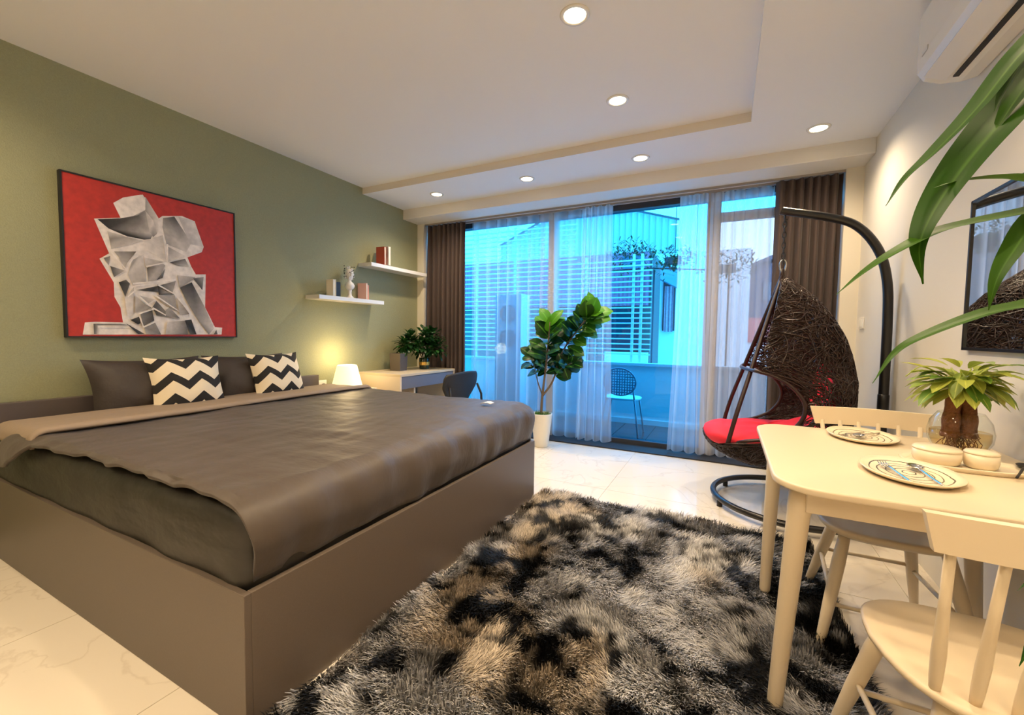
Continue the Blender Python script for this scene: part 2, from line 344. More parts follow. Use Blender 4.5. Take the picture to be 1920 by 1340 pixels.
# ------------------------------------------------------------------ painting
FX = XW+.035
PU = [
([(0.142,0.249),(0.275,0.21),(0.24,0.123),(0.292,0.073),(0.4,0.021),(0.487,0.164),(0.511,0.139),(0.634,0.108),(0.716,0.126),(0.775,0.308),(0.76,0.351),(0.662,0.407),(0.686,0.472),(0.715,0.527),(0.784,0.518),(0.774,0.774),(0.841,0.926),(0.895,0.93),(0.889,0.985),(0.067,0.991),(0.079,0.914),(0.129,0.908),(0.269,0.908),(0.258,0.807),(0.229,0.739),(0.228,0.644),(0.161,0.5),(0.21,0.457)],[0.62]),
([(0.24,0.123),(0.292,0.073),(0.389,0.025),(0.415,0.038),(0.412,0.124),(0.337,0.192),(0.282,0.21)],[0.66,0.66,0.62,0.6,0.58,0.66,0.7]),
([(0.337,0.187),(0.412,0.124),(0.415,0.033),(0.487,0.159),(0.485,0.252),(0.468,0.283),(0.399,0.325)],[0.35,0.25,0.3,0.62,0.55,0.4,0.4]),
([(0.158,0.248),(0.275,0.214),(0.367,0.171),(0.412,0.128),(0.453,0.277),(0.437,0.317),(0.399,0.329),(0.306,0.326),(0.211,0.295)],[0.05,0.09,0.12,0.3,0.45,0.1,0.05,0.06,0.07]),
([(0.412,0.128),(0.455,0.185),(0.476,0.272),(0.452,0.3),(0.431,0.264)],[0.45,0.6,0.3,0.2,0.45]),
([(0.515,0.152),(0.584,0.125),(0.69,0.294),(0.654,0.37),(0.53,0.335),(0.509,0.218)],[0.25,0.08,0.45,0.5,0.3,0.35]),
([(0.609,0.119),(0.716,0.126),(0.771,0.308),(0.682,0.306)],[0.45,0.6,0.55,0.42]),
([(0.204,0.314),(0.306,0.331),(0.392,0.337),(0.332,0.374),(0.221,0.426),(0.213,0.363)],[0.5,0.3,0.45,0.5,0.4,0.2]),
([(0.399,0.338),(0.508,0.276),(0.525,0.463),(0.405,0.396)],[0.55,0.42,0.5,0.6]),
([(0.234,0.44),(0.353,0.419),(0.301,0.503),(0.286,0.549),(0.26,0.475)],[0.3,0.12,0.3,0.5,0.35]),
([(0.329,0.481),(0.389,0.435),(0.401,0.542),(0.399,0.624),(0.325,0.65),(0.303,0.582)],[0.3,0.5,0.55,0.3,0.4,0.45]),
([(0.396,0.452),(0.511,0.465),(0.402,0.524)],[0.5,0.35,0.4]),
([(0.409,0.522),(0.502,0.476),(0.518,0.488),(0.468,0.597),(0.414,0.622)],[0.1,0.4,0.3,0.3,0.35]),
([(0.464,0.6),(0.518,0.511),(0.5,0.58)],[0.08,0.25,0.1]),
([(0.543,0.465),(0.644,0.42),(0.669,0.475),(0.6,0.48)],[0.06,0.15,0.5,0.2]),
([(0.534,0.349),(0.644,0.4),(0.535,0.462)],[0.3,0.55,0.45]),
([(0.59,0.549),(0.71,0.548),(0.692,0.57),(0.604,0.639)],[0.5,0.3,0.25,0.3]),
([(0.211,0.539),(0.286,0.558),(0.229,0.609)],[0.08,0.4,0.12]),
([(0.18,0.492),(0.213,0.474),(0.204,0.535)],[0.15,0.2,0.3]),
([(0.252,0.641),(0.291,0.619),(0.311,0.643),(0.284,0.734)],[0.05,0.15,0.1,0.12]),
([(0.345,0.684),(0.459,0.645),(0.58,0.593),(0.554,0.692),(0.435,0.684)],[0.12,0.08,0.25,0.3,0.06]),
([(0.467,0.63),(0.521,0.676),(0.569,0.693),(0.473,0.704)],[0.05,0.3,0.12,0.04]),
([(0.604,0.639),(0.683,0.591),(0.769,0.774),(0.831,0.937),(0.793,0.984),(0.721,0.878),(0.653,0.752)],[0.1,0.05,0.35,0.5,0.2,0.25,0.2]),
([(0.692,0.56),(0.765,0.541),(0.754,0.644)],[0.1,0.3,0.08]),
([(0.337,0.721),(0.395,0.78),(0.432,0.8),(0.334,0.838)],[0.5,0.25,0.3,0.3]),
([(0.359,0.719),(0.448,0.739),(0.41,0.77)],[0.35,0.5,0.3]),
([(0.453,0.711),(0.569,0.7),(0.583,0.815),(0.495,0.763)],[0.35,0.3,0.25,0.5]),
([(0.432,0.796),(0.456,0.748),(0.51,0.819),(0.598,0.873),(0.453,0.85)],[0.1,0.12,0.2,0.3,0.1]),
([(0.51,0.81),(0.535,0.789),(0.599,0.868),(0.509,0.848)],[0.3,0.35,0.12,0.3]),
([(0.577,0.7),(0.66,0.831),(0.599,0.843)],[0.45,0.2,0.35]),
([(0.363,0.846),(0.428,0.805),(0.44,0.888),(0.376,0.932)],[0.2,0.12,0.08,0.15]),
([(0.305,0.889),(0.355,0.864),(0.361,0.909),(0.346,0.919)],[0.05,0.12,0.06,0.05]),
([(0.383,0.938),(0.444,0.902),(0.477,0.986),(0.389,0.987)],[0.25,0.3,0.15,0.35]),
([(0.516,0.895),(0.641,0.881),(0.647,0.985),(0.505,0.986)],[0.55,0.15,0.12,0.4]),
([(0.628,0.881),(0.672,0.872),(0.704,0.984),(0.661,0.985)],[0.05,0.08,0.04,0.12]),
([(0.277,0.744),(0.331,0.663),(0.319,0.848),(0.291,0.867)],[0.55,0.4,0.5,0.6]),
([(0.116,0.921),(0.248,0.917),(0.317,0.927),(0.135,0.93),(0.132,0.987),(0.117,0.987)],[0.1,0.12,0.3,0.25,0.3,0.1]),
([(0.279,0.912),(0.382,0.985),(0.344,0.985)],[0.06,0.1,0.08]),
([(0.845,0.947),(0.854,0.983),(0.825,0.984)],[0.1,0.15,0.1]),
([(0.211,0.448),(0.287,0.551),(0.291,0.546),(0.217,0.44)],[0.66]),
([(0.293,0.56),(0.355,0.425),(0.35,0.422),(0.286,0.555)],[0.66]),
([(0.325,0.647),(0.581,0.587),(0.58,0.58),(0.325,0.636)],[0.66]),
([(0.403,0.52),(0.519,0.472),(0.518,0.466),(0.401,0.509)],[0.66]),
([(0.335,0.681),(0.293,0.731),(0.296,0.736),(0.341,0.689)],[0.66]),
([(0.446,0.716),(0.59,0.818),(0.593,0.812),(0.452,0.706)],[0.66]),
([(0.43,0.805),(0.507,0.851),(0.51,0.845),(0.435,0.795)],[0.66]),
([(0.349,0.851),(0.447,0.807),(0.446,0.801),(0.347,0.841)],[0.66]),
([(0.351,0.866),(0.373,0.938),(0.378,0.935),(0.359,0.862)],[0.66]),
([(0.377,0.941),(0.445,0.9),(0.443,0.894),(0.374,0.931)],[0.66]),
([(0.565,0.699),(0.666,0.833),(0.671,0.828),(0.573,0.691)],[0.66]),
([(0.684,0.585),(0.751,0.656),(0.756,0.651),(0.691,0.576)],[0.66]),
([(0.525,0.336),(0.526,0.463),(0.531,0.462),(0.535,0.334)],[0.66]),
([(0.464,0.64),(0.572,0.698),(0.575,0.692),(0.469,0.63)],[0.66]),
([(0.356,0.732),(0.423,0.799),(0.427,0.794),(0.362,0.724)],[0.66])]
def pic(u, v, d=0): return (FX+d, 1.108+u*(2.116-1.108), 1.155+(1-v)*(2.155-1.155))
pt = thing('painting', 'framed red painting of a grey faceted paper-like sculpture, on the green wall', 'painting', (XW+.01, 1.61, 1.155))
fr = MB()
a0, a1, b0, b1, wd = 1.108, 2.116, 1.155, 2.155, .009
fr.box(XW+.002, FX+.006, a0-wd, a1+wd, b0-wd, b0).box(XW+.002, FX+.006, a0-wd, a1+wd, b1, b1+wd).box(XW+.002, FX+.006, a0-wd, a0, b0, b1).box(XW+.002, FX+.006, a1, a1+wd, b0, b1)
fr.build('frame', M_blackm, pt)
mp, t, b = principled('painted_canvas'); N = t.nodes.new; L = t.links.new
at = N('ShaderNodeAttribute'); at.attribute_name = 'paint'
co = N('ShaderNodeTexCoord'); no = N('ShaderNodeTexNoise'); no.inputs['Scale'].default_value = 28; no.inputs['Detail'].default_value = 5; L(co.outputs['Object'], no.inputs['Vector'])
mr = N('ShaderNodeMapRange'); mr.inputs['From Min'].default_value = .3; mr.inputs['From Max'].default_value = .7; mr.inputs['To Min'].default_value = .82; mr.inputs['To Max'].default_value = 1.1; L(no.outputs['Fac'], mr.inputs['Value'])
mu = N('ShaderNodeVectorMath'); mu.operation = 'SCALE'; L(at.outputs['Color'], mu.inputs[0]); L(mr.outputs[0], mu.inputs['Scale']); L(mu.outputs[0], b.inputs['Base Color'])
b.inputs['Roughness'].default_value = .6
cv = MB().box(XW+.002, FX, a0, a1, b0, b1); vcol = [(.52, .035, .022)]*8
for k, (pts, cols) in enumerate(PU):
    n = len(pts); d = .0003*(k+1)
    o = len(cv.v)
    cv.v += [pic(u, v, d) for u, v in pts]; cv.f.append(tuple(range(o, o+n))); cv.sm.append(False); cv.mi.append(0)
    for i in range(n):
        g = max(.006, cols[i % len(cols)]-.05)*1.55; vcol.append((g*1.0, g*.93, g*.86))
cv = cv.build('canvas', mp, pt)
at = cv.data.attributes.new('paint', 'FLOAT_COLOR', 'POINT'); at.data.foreach_set('color', np.array([(*c, 1) for c in vcol], dtype=np.float32).ravel())

# ------------------------------------------------------------------ bed
bed = thing('bed_frame', 'low box bed with grey brown laminate sides and headboard, against the green wall', 'bed', (-2.45, 1.78, 0))
BX0, BX1, BY0, BY1, BZ = XW+.012, -1.232, .722, 2.832, .425
MB().box(BX1-.022, BX1, BY0+.022, BY1, 0.0, BZ).build('foot_panel', M_lam_grey, bed, bevel=.002)
MB().box(BX0, BX1, BY0, BY0+.022, 0.0, BZ).build('side_panel', M_lam_grey, bed, bevel=.002)
MB().box(BX0, BX1-.022, BY1-.022, BY1, 0.0, BZ).build('side_panel', M_lam_grey, bed, bevel=.002)
MB().box(BX0+.06, BX1-.022, BY0+.022, BY1-.022, .33, .37).build('platform', M_lam_grey, bed)
MB().box(BX0, BX0+.055, BY0-.002, BY1+.06, 0, .775).build('headboard', mat('dark_headboard_laminate', (.095, .075, .070, 1), .5), bed, bevel=.003)

def rounded_slab(x0, x1, y0, y1, z0, z1, R, amp, name, material, seed=0, nx=60, ny=60):
    """soft block: superellipse shell with small lumps"""
    import mathutils.noise as mn
    b = MB()
    cx, cy, cz = (x0+x1)/2, (y0+y1)/2, (z0+z1)/2; hx, hy, hz = (x1-x0)/2, (y1-y0)/2, (z1-z0)/2
    def face(fn, n1, n2): b.grid(fn, n1, n2)
    def rnd(p):
        q = Vector(p)-Vector((cx, cy, cz)); inn = Vector((max(-hx+R, min(hx-R, q.x)), max(-hy+R, min(hy-R, q.y)), max(-hz+R, min(hz-R, q.z))))
        d = q-inn
        if d.length > 1e-6: d = d.normalized()*R
        r = inn+d; nz = mn.noise(Vector((p[0]*5+seed, p[1]*5, p[2]*7)))
        n = d.normalized() if d.length > 1e-6 else Vector((0, 0, 1))
        return Vector((cx, cy, cz))+r+n*amp*nz
    e = lambda a, b_, t: a+(b_-a)*t
    face(lambda u, v: rnd((e(x0, x1, u), e(y0, y1, v), z1)), nx, ny)
    face(lambda u, v: rnd((e(x0, x1, u), e(y1, y0, v), z0)), nx, ny)
    face(lambda u, v: rnd((e(x0, x1, u), y0, e(z0, z1, v))), nx, 12)
    face(lambda u, v: rnd((e(x1, x0, u), y1, e(z0, z1, v))), nx, 12)
    face(lambda u, v: rnd((x1, e(y0, y1, u), e(z0, z1, v))), ny, 12)
    face(lambda u, v: rnd((x0, e(y1, y0, u), e(z0, z1, v))), ny, 12)
    o = b.build(name, material)
    bm = bmesh.new(); bm.from_mesh(o.data); bmesh.ops.remove_doubles(bm, verts=bm.verts, dist=.0005); bm.to_mesh(o.data); bm.free()
    for p in o.data.polygons: p.use_smooth = True
    return recenter(o, (cx, cy, z0))
mt = rounded_slab(-3.60, -1.262, .735, 2.82, .372, .655, .07, .012, 'mattress', M_sheet)
tag(mt, 'thick mattress in a charcoal fitted sheet, sunk in the box bed', 'mattress')

import mathutils.noise as mn
def drape(x0, x1, y0, y1, ztop, R, over, zf, nx=150, ny=130):
    """cloth over a block: over=(x-,x+,y-,y+) hang lengths (callables of the along coordinate)"""
    b = MB(); th = []
    def pos(u, v):
        # flattened coordinates with overhang
        vv = y0+(y1-y0)*((v-.1)/.8) if .1 <= v <= .9 else None
        uu = x0+(x1-x0)*(u/.9) if u <= .9 else None
        X = x0+(x1-x0)*min(u/.9, 1); Y = y0+(y1-y0)*min(max((v-.1)/.8, 0), 1)
        ox = over[1](Y)*max(0, (u-.9)/.1); oy = 0; s = 0
        if v < .1: oy = over[2](X)*(.1-v)/.1; s = -1
        if v > .9: oy = over[3](X)*(v-.9)/.1; s = 1
        d = math.hypot(ox, oy)
        dirx, diry = (ox/d, s*oy/d) if d > 1e-9 else (0, 0)
        a = min(d/R, PI/2); h = R*math.sin(a); dn = R*(1-math.cos(a))+max(0, d-R*PI/2)
        flare = .02*max(0, d-R)
        p = Vector((X+dirx*(h+flare), Y+diry*(h+flare), ztop-dn))
        w_ = zf(p, d)
        nrm = Vector((dirx*math.sin(a), diry*math.sin(a), math.cos(a)))
        return p+nrm*w_
    b.grid(pos, nx, ny); return b
def zf(p, d):
    n = .012*mn.noise(Vector((p.x*2.2, p.y*1.3, 0)))+.006*mn.noise(Vector((p.x*3+7, p.y*9, p.z*4)))+.004*mn.noise(Vector((p.x*14, p.y*5, p.z*14+3)))
    if d > .02: n += .004*math.sin(p.y*26+3*mn.noise(Vector((p.x*3, p.y*3, 1))))*min(1, d/.2)*(1 if p.x > -1.3 else .2)+.012*mn.noise(Vector((p.x*8, p.y*8, p.z*6)))
    return n+.030*math.sin(min(1, max(0, d-.05)/.25)*PI)
near_over = lambda X: interp([(-3.3, .24), (-3.0, .20), (-2.8, .08), (-2.4, .050), (-1.7, .045), (-1.30, .045)], X)+.005*math.sin(X*17)+.003*math.sin(X*41)
dv = drape(-3.10, -1.345, .785, 2.79, .697, .085, (0, lambda Y: .305+.004*math.sin(Y*9), near_over, lambda X: .30), zf)
dv = dv.build('duvet', M_duvet)
so = dv.modifiers.new('thickness', 'SOLIDIFY'); so.thickness = .014; so.offset = -1
recenter(dv, (-2.2, 1.78, .45)); tag(dv, 'wide charcoal brown duvet spread over the bed', 'duvet')
# turned-back band of the duvet
fb = MB()
def foldpos(u, v):
    # u along x (head->foot), v across y with overhang both ends
    x0, x1 = -3.36, -2.86+.02*math.sin(v*7)
    X = x0+(x1-x0)*u; Y0, Y1 = .785, 2.80
    ov = .16 if u < .85 else .10
    f = (v-.06)/.88; Y = Y0+(Y1-Y0)*min(max(f, 0), 1); s = 0; o_ = 0
    if v < .06: o_ = .11*(.06-v)/.06; s = -1
    if v > .94: o_ = .12*(v-.94)/.06; s = 1
    R = .06; a = min(o_/R, PI/2); h = R*math.sin(a); dn = R*(1-math.cos(a))+max(0, o_-R*PI/2)
    bul = .020*max(0, 1-((u-.93)/.07)**2) if u > .86 else 0
    z = .713+.006*mn.noise(Vector((X*6, Y*2.5, 3)))
    return (X+.10*(1-max(0, min(1, (v)*4)))*0, Y+s*h, z-dn+bul)
fb.grid(foldpos, 40, 120)
fo = fb.build('turned_back_edge', M_duvet_back, None)
so = fo.modifiers.new('thickness', 'SOLIDIFY'); so.thickness = .016; so.offset = -1
fo.parent = dv; fo.location = -dv.location; fo['label'] = 'taupe reverse side of the duvet, folded back towards the pillows'
# dark rolled edge under the fold
tg = MB().grid(lambda u, v: (-1.52+.07*u, 2.53+.055*v+.02*u, .717+.010*math.sin(u*3)), 3, 3)
tg = tg.build('paper_card', mat('white_card', (.85, .84, .8, 1), .5)); tgm = tg.modifiers.new('t', 'SOLIDIFY'); tgm.thickness = .004
tag(recenter(tg, (-1.485, 2.56, .70)), 'small white card lying near the foot of the duvet', 'card')

# ------------------------------------------------------------------ pillows and cushions
def cushion(wd, hh, th, pinch=.20):
    b = MB()
    for s in (1, -1):
        def f(u, v, s=s):
            a, c = u*2-1, v*2-1
            px = wd/2*a*(1-pinch*(1-abs(a)**1)*0-pinch*.5*(1-c*c)*abs(a)**3); pz = hh/2*c*(1-pinch*.5*(1-a*a)*abs(c)**3)
            e = max(0, (1-abs(a)**2.2)*(1-abs(c)**2.2))**.62
            n = .10*mn.noise(Vector((a*2.2+th*30, c*2.2, s+wd*9)))
            return (px, -s*th/2*e*(1+n), pz+hh/2)
        b.grid((lambda u, v, f=f: f(u, v)) if s > 0 else (lambda u, v, f=f: f(1-u, v)), 22, 22)
    return b
def place_cushion(b, name, material, loc, rz, tilt, label, cat, group, roll_=0):
    o = b.build(name, material); o.location = loc; o.rotation_euler = (tilt, roll_, rz); tag(o, label, cat, group); return o
def chevron():
    m, t, b = principled('chevron_cloth'); N = t.nodes.new; L = t.links.new
    co = N('ShaderNodeTexCoord'); s = N('ShaderNodeSeparateXYZ'); L(co.outputs['Object'], s.inputs[0])
    def M(op, a=None, b_=None, va=None, vb=None):
        n = N('ShaderNodeMath'); n.operation = op
        if a is not None: L(a, n.inputs[0])
        elif va is not None: n.inputs[0].default_value = va
        if b_ is not None: L(b_, n.inputs[1])
        elif vb is not None: n.inputs[1].default_value = vb
        return n.outputs[0]
    pp = M('PINGPONG', M('ADD', s.outputs['X'], vb=.03), vb=.082)
    v = M('SUBTRACT', s.outputs['Z'], M('MULTIPLY', pp, vb=.85))
    v = M('ADD', v, vb=1.018)
    fr = M('FRACT', M('DIVIDE', v, vb=.145))
    st = M('LESS_THAN', fr, vb=.42)
    mx = N('ShaderNodeMix'); mx.data_type = 'RGBA'; mx.inputs['A'].default_value = (.80, .70, .52, 1); mx.inputs['B'].default_value = (.016, .014, .014, 1)
    L(st, mx.inputs['Factor']); L(mx.outputs['Result'], b.inputs['Base Color']); b.inputs['Roughness'].default_value = .85
    return m
M_chev = chevron()
G1 = 'charcoal pillows at the head of the bed'; G2 = 'zigzag cushions against the pillows'
place_cushion(cushion(.66, .43, .27), 'pillow', M_pillow, (-3.42, 1.455, .60), PI/2, -.30, 'charcoal pillow on the left, behind the nearer zigzag cushion', 'pillow', G1)
place_cushion(cushion(.66, .43, .27), 'pillow', M_pillow, (-3.42, 2.13, .60), PI/2, -.30, 'charcoal pillow on the right, between the two zigzag cushions', 'pillow', G1)
place_cushion(cushion(.45, .40, .18), 'throw_cushion', M_chev, (-3.26, 1.60, .64), PI/2-.06, -.34, 'nearer black and cream zigzag cushion, leaning on the left pillow', 'cushion', G2)
place_cushion(cushion(.45, .40, .18), 'throw_cushion', M_chev, (-3.26, 2.265, .645), PI/2+.02, -.34, 'farther black and cream zigzag cushion, leaning on the right pillow', 'cushion', G2)

# ------------------------------------------------------------------ shelves and their things
GS = 'white floating shelves'
def shelf(y0, y1, z, label):
    t = MB().box(XW, -3.48, y0, y1, z, z+.04).build('floating_shelf', M_plastic, bevel=.002)
    recenter(t, (XW, (y0+y1)/2, z)); tag(t, label, 'shelf', GS)
shelf(2.80, 3.66, 1.520, 'lower white floating shelf, holding books and a small bust')
shelf(3.47, 4.43, 1.930, 'upper white floating shelf, beside the window curtain')
def book(x, y, z, w_, d, h, rz, cover, label, art=None, group=None, lean=0):
    t = thing('book', label, 'book', (0, 0, 0), group)
    MB().box(-w_/2, -w_/2+.003, 0, d, 0, h).box(w_/2-.003, w_/2, 0, d, 0, h).box(-w_/2, w_/2, 0, .003, 0, h).build('cover', cover, t)
    MB().box(-w_/2+.003, w_/2-.003, .003, d-.004, .003, h-.003).build('pages', mat('book_pages', (.85, .80, .68, 1), .8), t)
    if art: MB().box(-w_/2-.0012, -w_/2-.0002, d*.2, d*.8, h*.25, h*.8).build('cover_picture', art, t)
    t.location = (x, y, z); t.rotation_euler = (lean, 0, rz); return t
book(-3.585, 2.985, 1.5605, .035, .10, .165, -PI/2+.0, mat('cream_cover', (.82, .75, .60, 1), .5), 'cream spined book standing at the left end of the lower shelf', None, 'books on the lower shelf')
book(-3.60, 3.035, 1.5605, .028, .10, .155, -.15, mat('black_cover', (.015, .013, .014, 1), .4), 'black book beside the cream one on the lower shelf', mat('cover_print_pale', (.5, .5, .48, 1), .5), 'books on the lower shelf')
book(-3.60, 3.395, 1.5605, .024, .11, .175, -PI/2+.2, mat('pink_cover', (.78, .48, .42, 1), .5), 'pale pink thin book right of the bust on the lower shelf', None, 'books on the lower shelf')
book(-3.56, 3.50, 1.5605, .030, .11, .165, PI/2+.35, mat('salmon_cover', (.80, .33, .25, 1), .5), 'salmon red book at the right of the lower shelf', mat('cover_print_rose', (.75, .42, .35, 1), .5), 'books on the lower shelf')
book(-3.585, 3.66, 1.9705, .030, .115, .20, -PI/2+.1, mat('brick_red_cover', (.42, .07, .04, 1), .5), 'brick red book at the left end of the upper shelf', None, 'books on the upper shelf')
book(-3.60, 3.74, 1.9705, .035, .13, .215, -PI/2, mat('white_cover', (.80, .77, .72, 1), .5), 'tall white book next to the red one on the upper shelf', mat('cover_print_green', (.2, .35, .28, 1), .5), 'books on the upper shelf')
# bust figurine
fg = thing('bust_figurine', 'small white bust with black speckles on the lower shelf', 'figurine', (-3.575, 3.255, 1.5605))
M_bust = mat('speckled_plaster', (.78, .75, .70, 1), .4)
MB().lathe([(.042, 0), (.040, .012), (.020, .03), (.017, .06), (.022, .09)], (-3.575, 3.255, 1.5605), 20).build('pedestal', M_bust, fg)
hb = MB()
hb.lathe([(.016, .085), (.052, .11), (.058, .135), (.045, .16), (.022, .175), (.020, .19), (.034, .21), (.046, .245), (.045, .28), (.030, .305), (.0, .312)], (-3.575, 3.255, 1.5605), 22, sx=.8, sy=.9)
hb.lathe([(0, -.012), (.008, -.006), (.009, .004), (0, .012)], (-3.532, 3.235, 1.80), 10)
hb.build('head_and_shoulders', M_bust, fg)
sp = MB(); rr_ = random.Random(3)
for k in range(46):
    a = rr_.uniform(0, 2*PI); z = rr_.uniform(.20, .33); r = .045*(1-max(0, z-.25)/.12*.6); c = Vector((-3.575+r*.85*math.cos(a), 3.255+r*math.sin(a), 1.5605+z))
    sp.lathe([(0, -.008), (.008, -.003), (.008, .003), (0, .008)], c, 6)
sp = sp.build('curls', [M_bust, ], fg); sp['kind'] = 'stuff'
sp2 = MB()
for k in range(26):
    a = rr_.uniform(0, 2*PI); z = rr_.uniform(.22, .34); c = Vector((-3.575+.052*math.cos(a), 3.255+.055*math.sin(a), 1.5605+z))
    sp2.lathe([(0, -.006), (.006, -.002), (.006, .002), (0, .006)], c, 6)
sp2.build('black_speckles', M_blackm, fg)['kind'] = 'stuff'

# ------------------------------------------------------------------ nightstand, lamp, outlet
ns = thing('nightstand', 'plain cream nightstand behind the bed, under the lit table lamp', 'nightstand', (-3.46, 3.10, 0))
MB().box(XW+.004, -3.26, 2.91, 3.33, .04, .625).build('body', M_lam_cream, ns, bevel=.003)
MB().box(-3.262, -3.248, 2.925, 3.315, .34, .61).build('drawer', M_lam_cream, ns, bevel=.002)
lm = thing('table_lamp', 'lit white cone table lamp between the bed and the desk', 'lamp', (-3.45, 3.10, .625))
MB().lathe([(.075, 0), (.075, .008), (.012, .012), (.012, .10)], (-3.45, 3.10, .625), 24).build('base', M_plastic, lm)
MB().lathe([(.150, .022), (.148, .03), (.098, .235), (.090, .245), (.0, .247)], (-3.45, 3.10, .625), 32).build('lamp_shade', M_lampshade, lm)
pl = bpy.data.lights.new('lamp_bulb', 'POINT'); pl.energy = 9; pl.color = (1, .72, .35); pl.shadow_soft_size = .10
po = bpy.data.objects.new('lamp_bulb', pl); col.objects.link(po); po.parent = lm; po.location = (.0, 0, .33)
ol = thing('wall_outlet', 'white wall socket with a black plug, between headboard and lamp', 'socket', (XW, 2.985, .66))
MB().box(XW, XW+.010, 2.935, 3.03, .62, .71).build('face_plate', M_plastic, ol, bevel=.003)
MB().lathe([(.016, 0), (.018, .02), (.010, .03)], (0, 0, 0), 12).build('plug', M_blackm, ol).matrix_basis = Matrix.Translation((.010, 0, 0))@Matrix.Rotation(PI/2, 4, 'Y')@Matrix.Translation(Vector(ol['org_']))
MB().tube(spline([(XW+.04, 2.985, .66), (XW+.07, 3.0, .64), (XW+.06, 3.04, .632), (-3.50, 3.08, .634)]), .003, 6).build('cable', M_blackm, ol)

# ------------------------------------------------------------------ desk
dk = thing('desk', 'cream topped desk with slate grey drawer front, along the green wall', 'desk', (-3.37, 3.95, 0))
MB().box(XW+.004, -3.06, 3.455, 4.465, .735, .762).build('desktop', M_tablewhite, dk, bevel=.002)
MB().box(XW+.004, -3.065, 3.455, 3.480, 0, .735).build('side_panel', M_lam_cream, dk, bevel=.002)
MB().box(XW+.004, -3.065, 4.440, 4.465, 0, .735).build('side_panel', M_lam_cream, dk, bevel=.002)
MB().box(XW+.1, -3.10, 3.72, 3.745, 0, .60).build('middle_panel', M_lam_cream, dk)
MB().box(-3.088, -3.068, 3.482, 4.438, .60, .733).build('drawer', M_lam_blue, dk, bevel=.002)
MB().box(XW+.02, XW+.035, 3.482, 4.438, .25, .60).build('back_panel', M_lam_blue, dk)

# desk chair
dc = thing('desk_chair', 'black shell chair pushed up to the desk', 'chair', (-2.72, 3.87, 0))
def shellback(u, v):
    z = .46+.335*v; wdt = .17+.155*min(1, v*1.9)**.8 if v < .55 else .325-.035*max(0, (v-.8)/.2)**2
    a = (u*2-1)
    return (-2.54+.05*v-.07*abs(a)**2, 3.88+a*wdt, z-(.02*a*a*v))
bk = MB().grid(shellback, 20, 14).build('backrest', M_blackm, dc); s_ = bk.modifiers.new('t', 'SOLIDIFY'); s_.thickness = .018
st = MB().poly([(-2.74+.22*math.copysign(abs(math.cos(a))**.6, math.cos(a)), 3.88+.22*math.copysign(abs(math.sin(a))**.6, math.sin(a))) for a in [2*PI*k/32 for k in range(32)]], .43, .465).build('seat', M_blackm, dc, bevel=.01)
for sx_, sy_ in ((1, 1), (1, -1), (-1, 1), (-1, -1)):
    b = (-2.74+sx_*.21, 3.88+sy_*.24, 0); tt = (-2.74+sx_*.16, 3.88+sy_*.17, .44)
    if sx_ > 0: MB().tube([(-2.47, 3.88+sy_*.30, 0), (-2.50, 3.88+sy_*.30, .52), (-2.54, 3.88+sy_*.27, .64)], .013, 8).build('leg', M_blackm, dc)
    else: MB().tube([b, tt], .011, 8).build('leg', M_blackm, dc)

# desk plant, planter, picture stand
def leaf(b, base, dirv, upv, length, width, bend=.3, fold=.15, nseg=6, tint=.3, shape='oval'):
    """one leaf: grid (nseg+1) x 3, attribute luv = (-1..1, along, tint)"""
    d = Vector(dirv).normalized(); u = Vector(upv); u = (u-d*u.dot(d)).normalized(); s = d.cross(u).normalized()
    if b.at is None: b.at = []
    o = len(b.v); p = Vector(base)
    vs = []
    for i in range(nseg+1):
        t = i/nseg
        if shape == 'oval': wv = math.sin(PI*min(1, t*.96+.04))**.75*(.75+.5*t if t < .75 else 1.125-.5*(t-.75))
        elif shape == 'blade': wv = (min(1, t*5+.25))*(1-t**2.2)**.8
        else: wv = math.sin(PI*min(1, .05+t*.95))
        wv = max(wv, .02)*width/2
        ang = bend*t
        pos = p+d*length*t*math.cos(ang*.5)-u*length*t*math.sin(ang*.5)
        for a in (-1, 0, 1):
            vs.append(pos+s*wv*a+u*(fold*wv*abs(a))); b.at.append((a, t, tint))
    b.v += [tuple(x) for x in vs]
    for i in range(nseg):
        for a in range(2):
            q = o+i*3+a; b.f.append((q, q+1, q+4, q+3)); b.sm.append(True); b.mi.append(0)
dp = thing('desk_plant', 'dark bushy potted plant in a green glass pot with a gold band, on the desk', 'plant', (-3.33, 4.19, .762))
MB().lathe([(.055, 0), (.060, .01), (.063, .13), (.060, .14), (.055, .138)], (-3.33, 4.19, .762), 24).build('pot', mat('dark_green_glass_pot', (.012, .03, .015, 1), .1, coat=.5), dp)
MB().lathe([(.0645, .05), (.0655, .055), (.0655, .085), (.0645, .09)], (-3.33, 4.19, .762), 24).build('gold_band', mat('gold_band', (.85, .52, .12, 1), .3, metal=.6), dp)
lv = MB(); R_ = random.Random(5)
for k in range(560):
    cx_ = R_.choice([(-3.42, 4.06, 1.08), (-3.33, 4.18, 1.14), (-3.28, 4.28, 1.12), (-3.45, 3.98, 1.04), (-3.30, 4.16, 1.02), (-3.22, 4.25, 1.0)])
    a, e = R_.uniform(0, 2*PI), R_.uniform(-.6, 1.3)
    d = Vector((math.cos(a)*math.cos(e), math.sin(a)*math.cos(e), math.sin(e)))
    rr2 = R_.uniform(.02, .13)
    p = Vector(cx_)+d*rr2
    p.x = max(p.x, XW+.07)
    leaf(lv, p, d+Vector((0, 0, -.2)), (0, 0, 1), R_.uniform(.06, .095), R_.uniform(.04, .06), .6, .2, 4, R_.random()**2)
lo = lv.build('foliage', M_deskleaf, dp); lo['kind'] = 'stuff'
sm_ = MB()
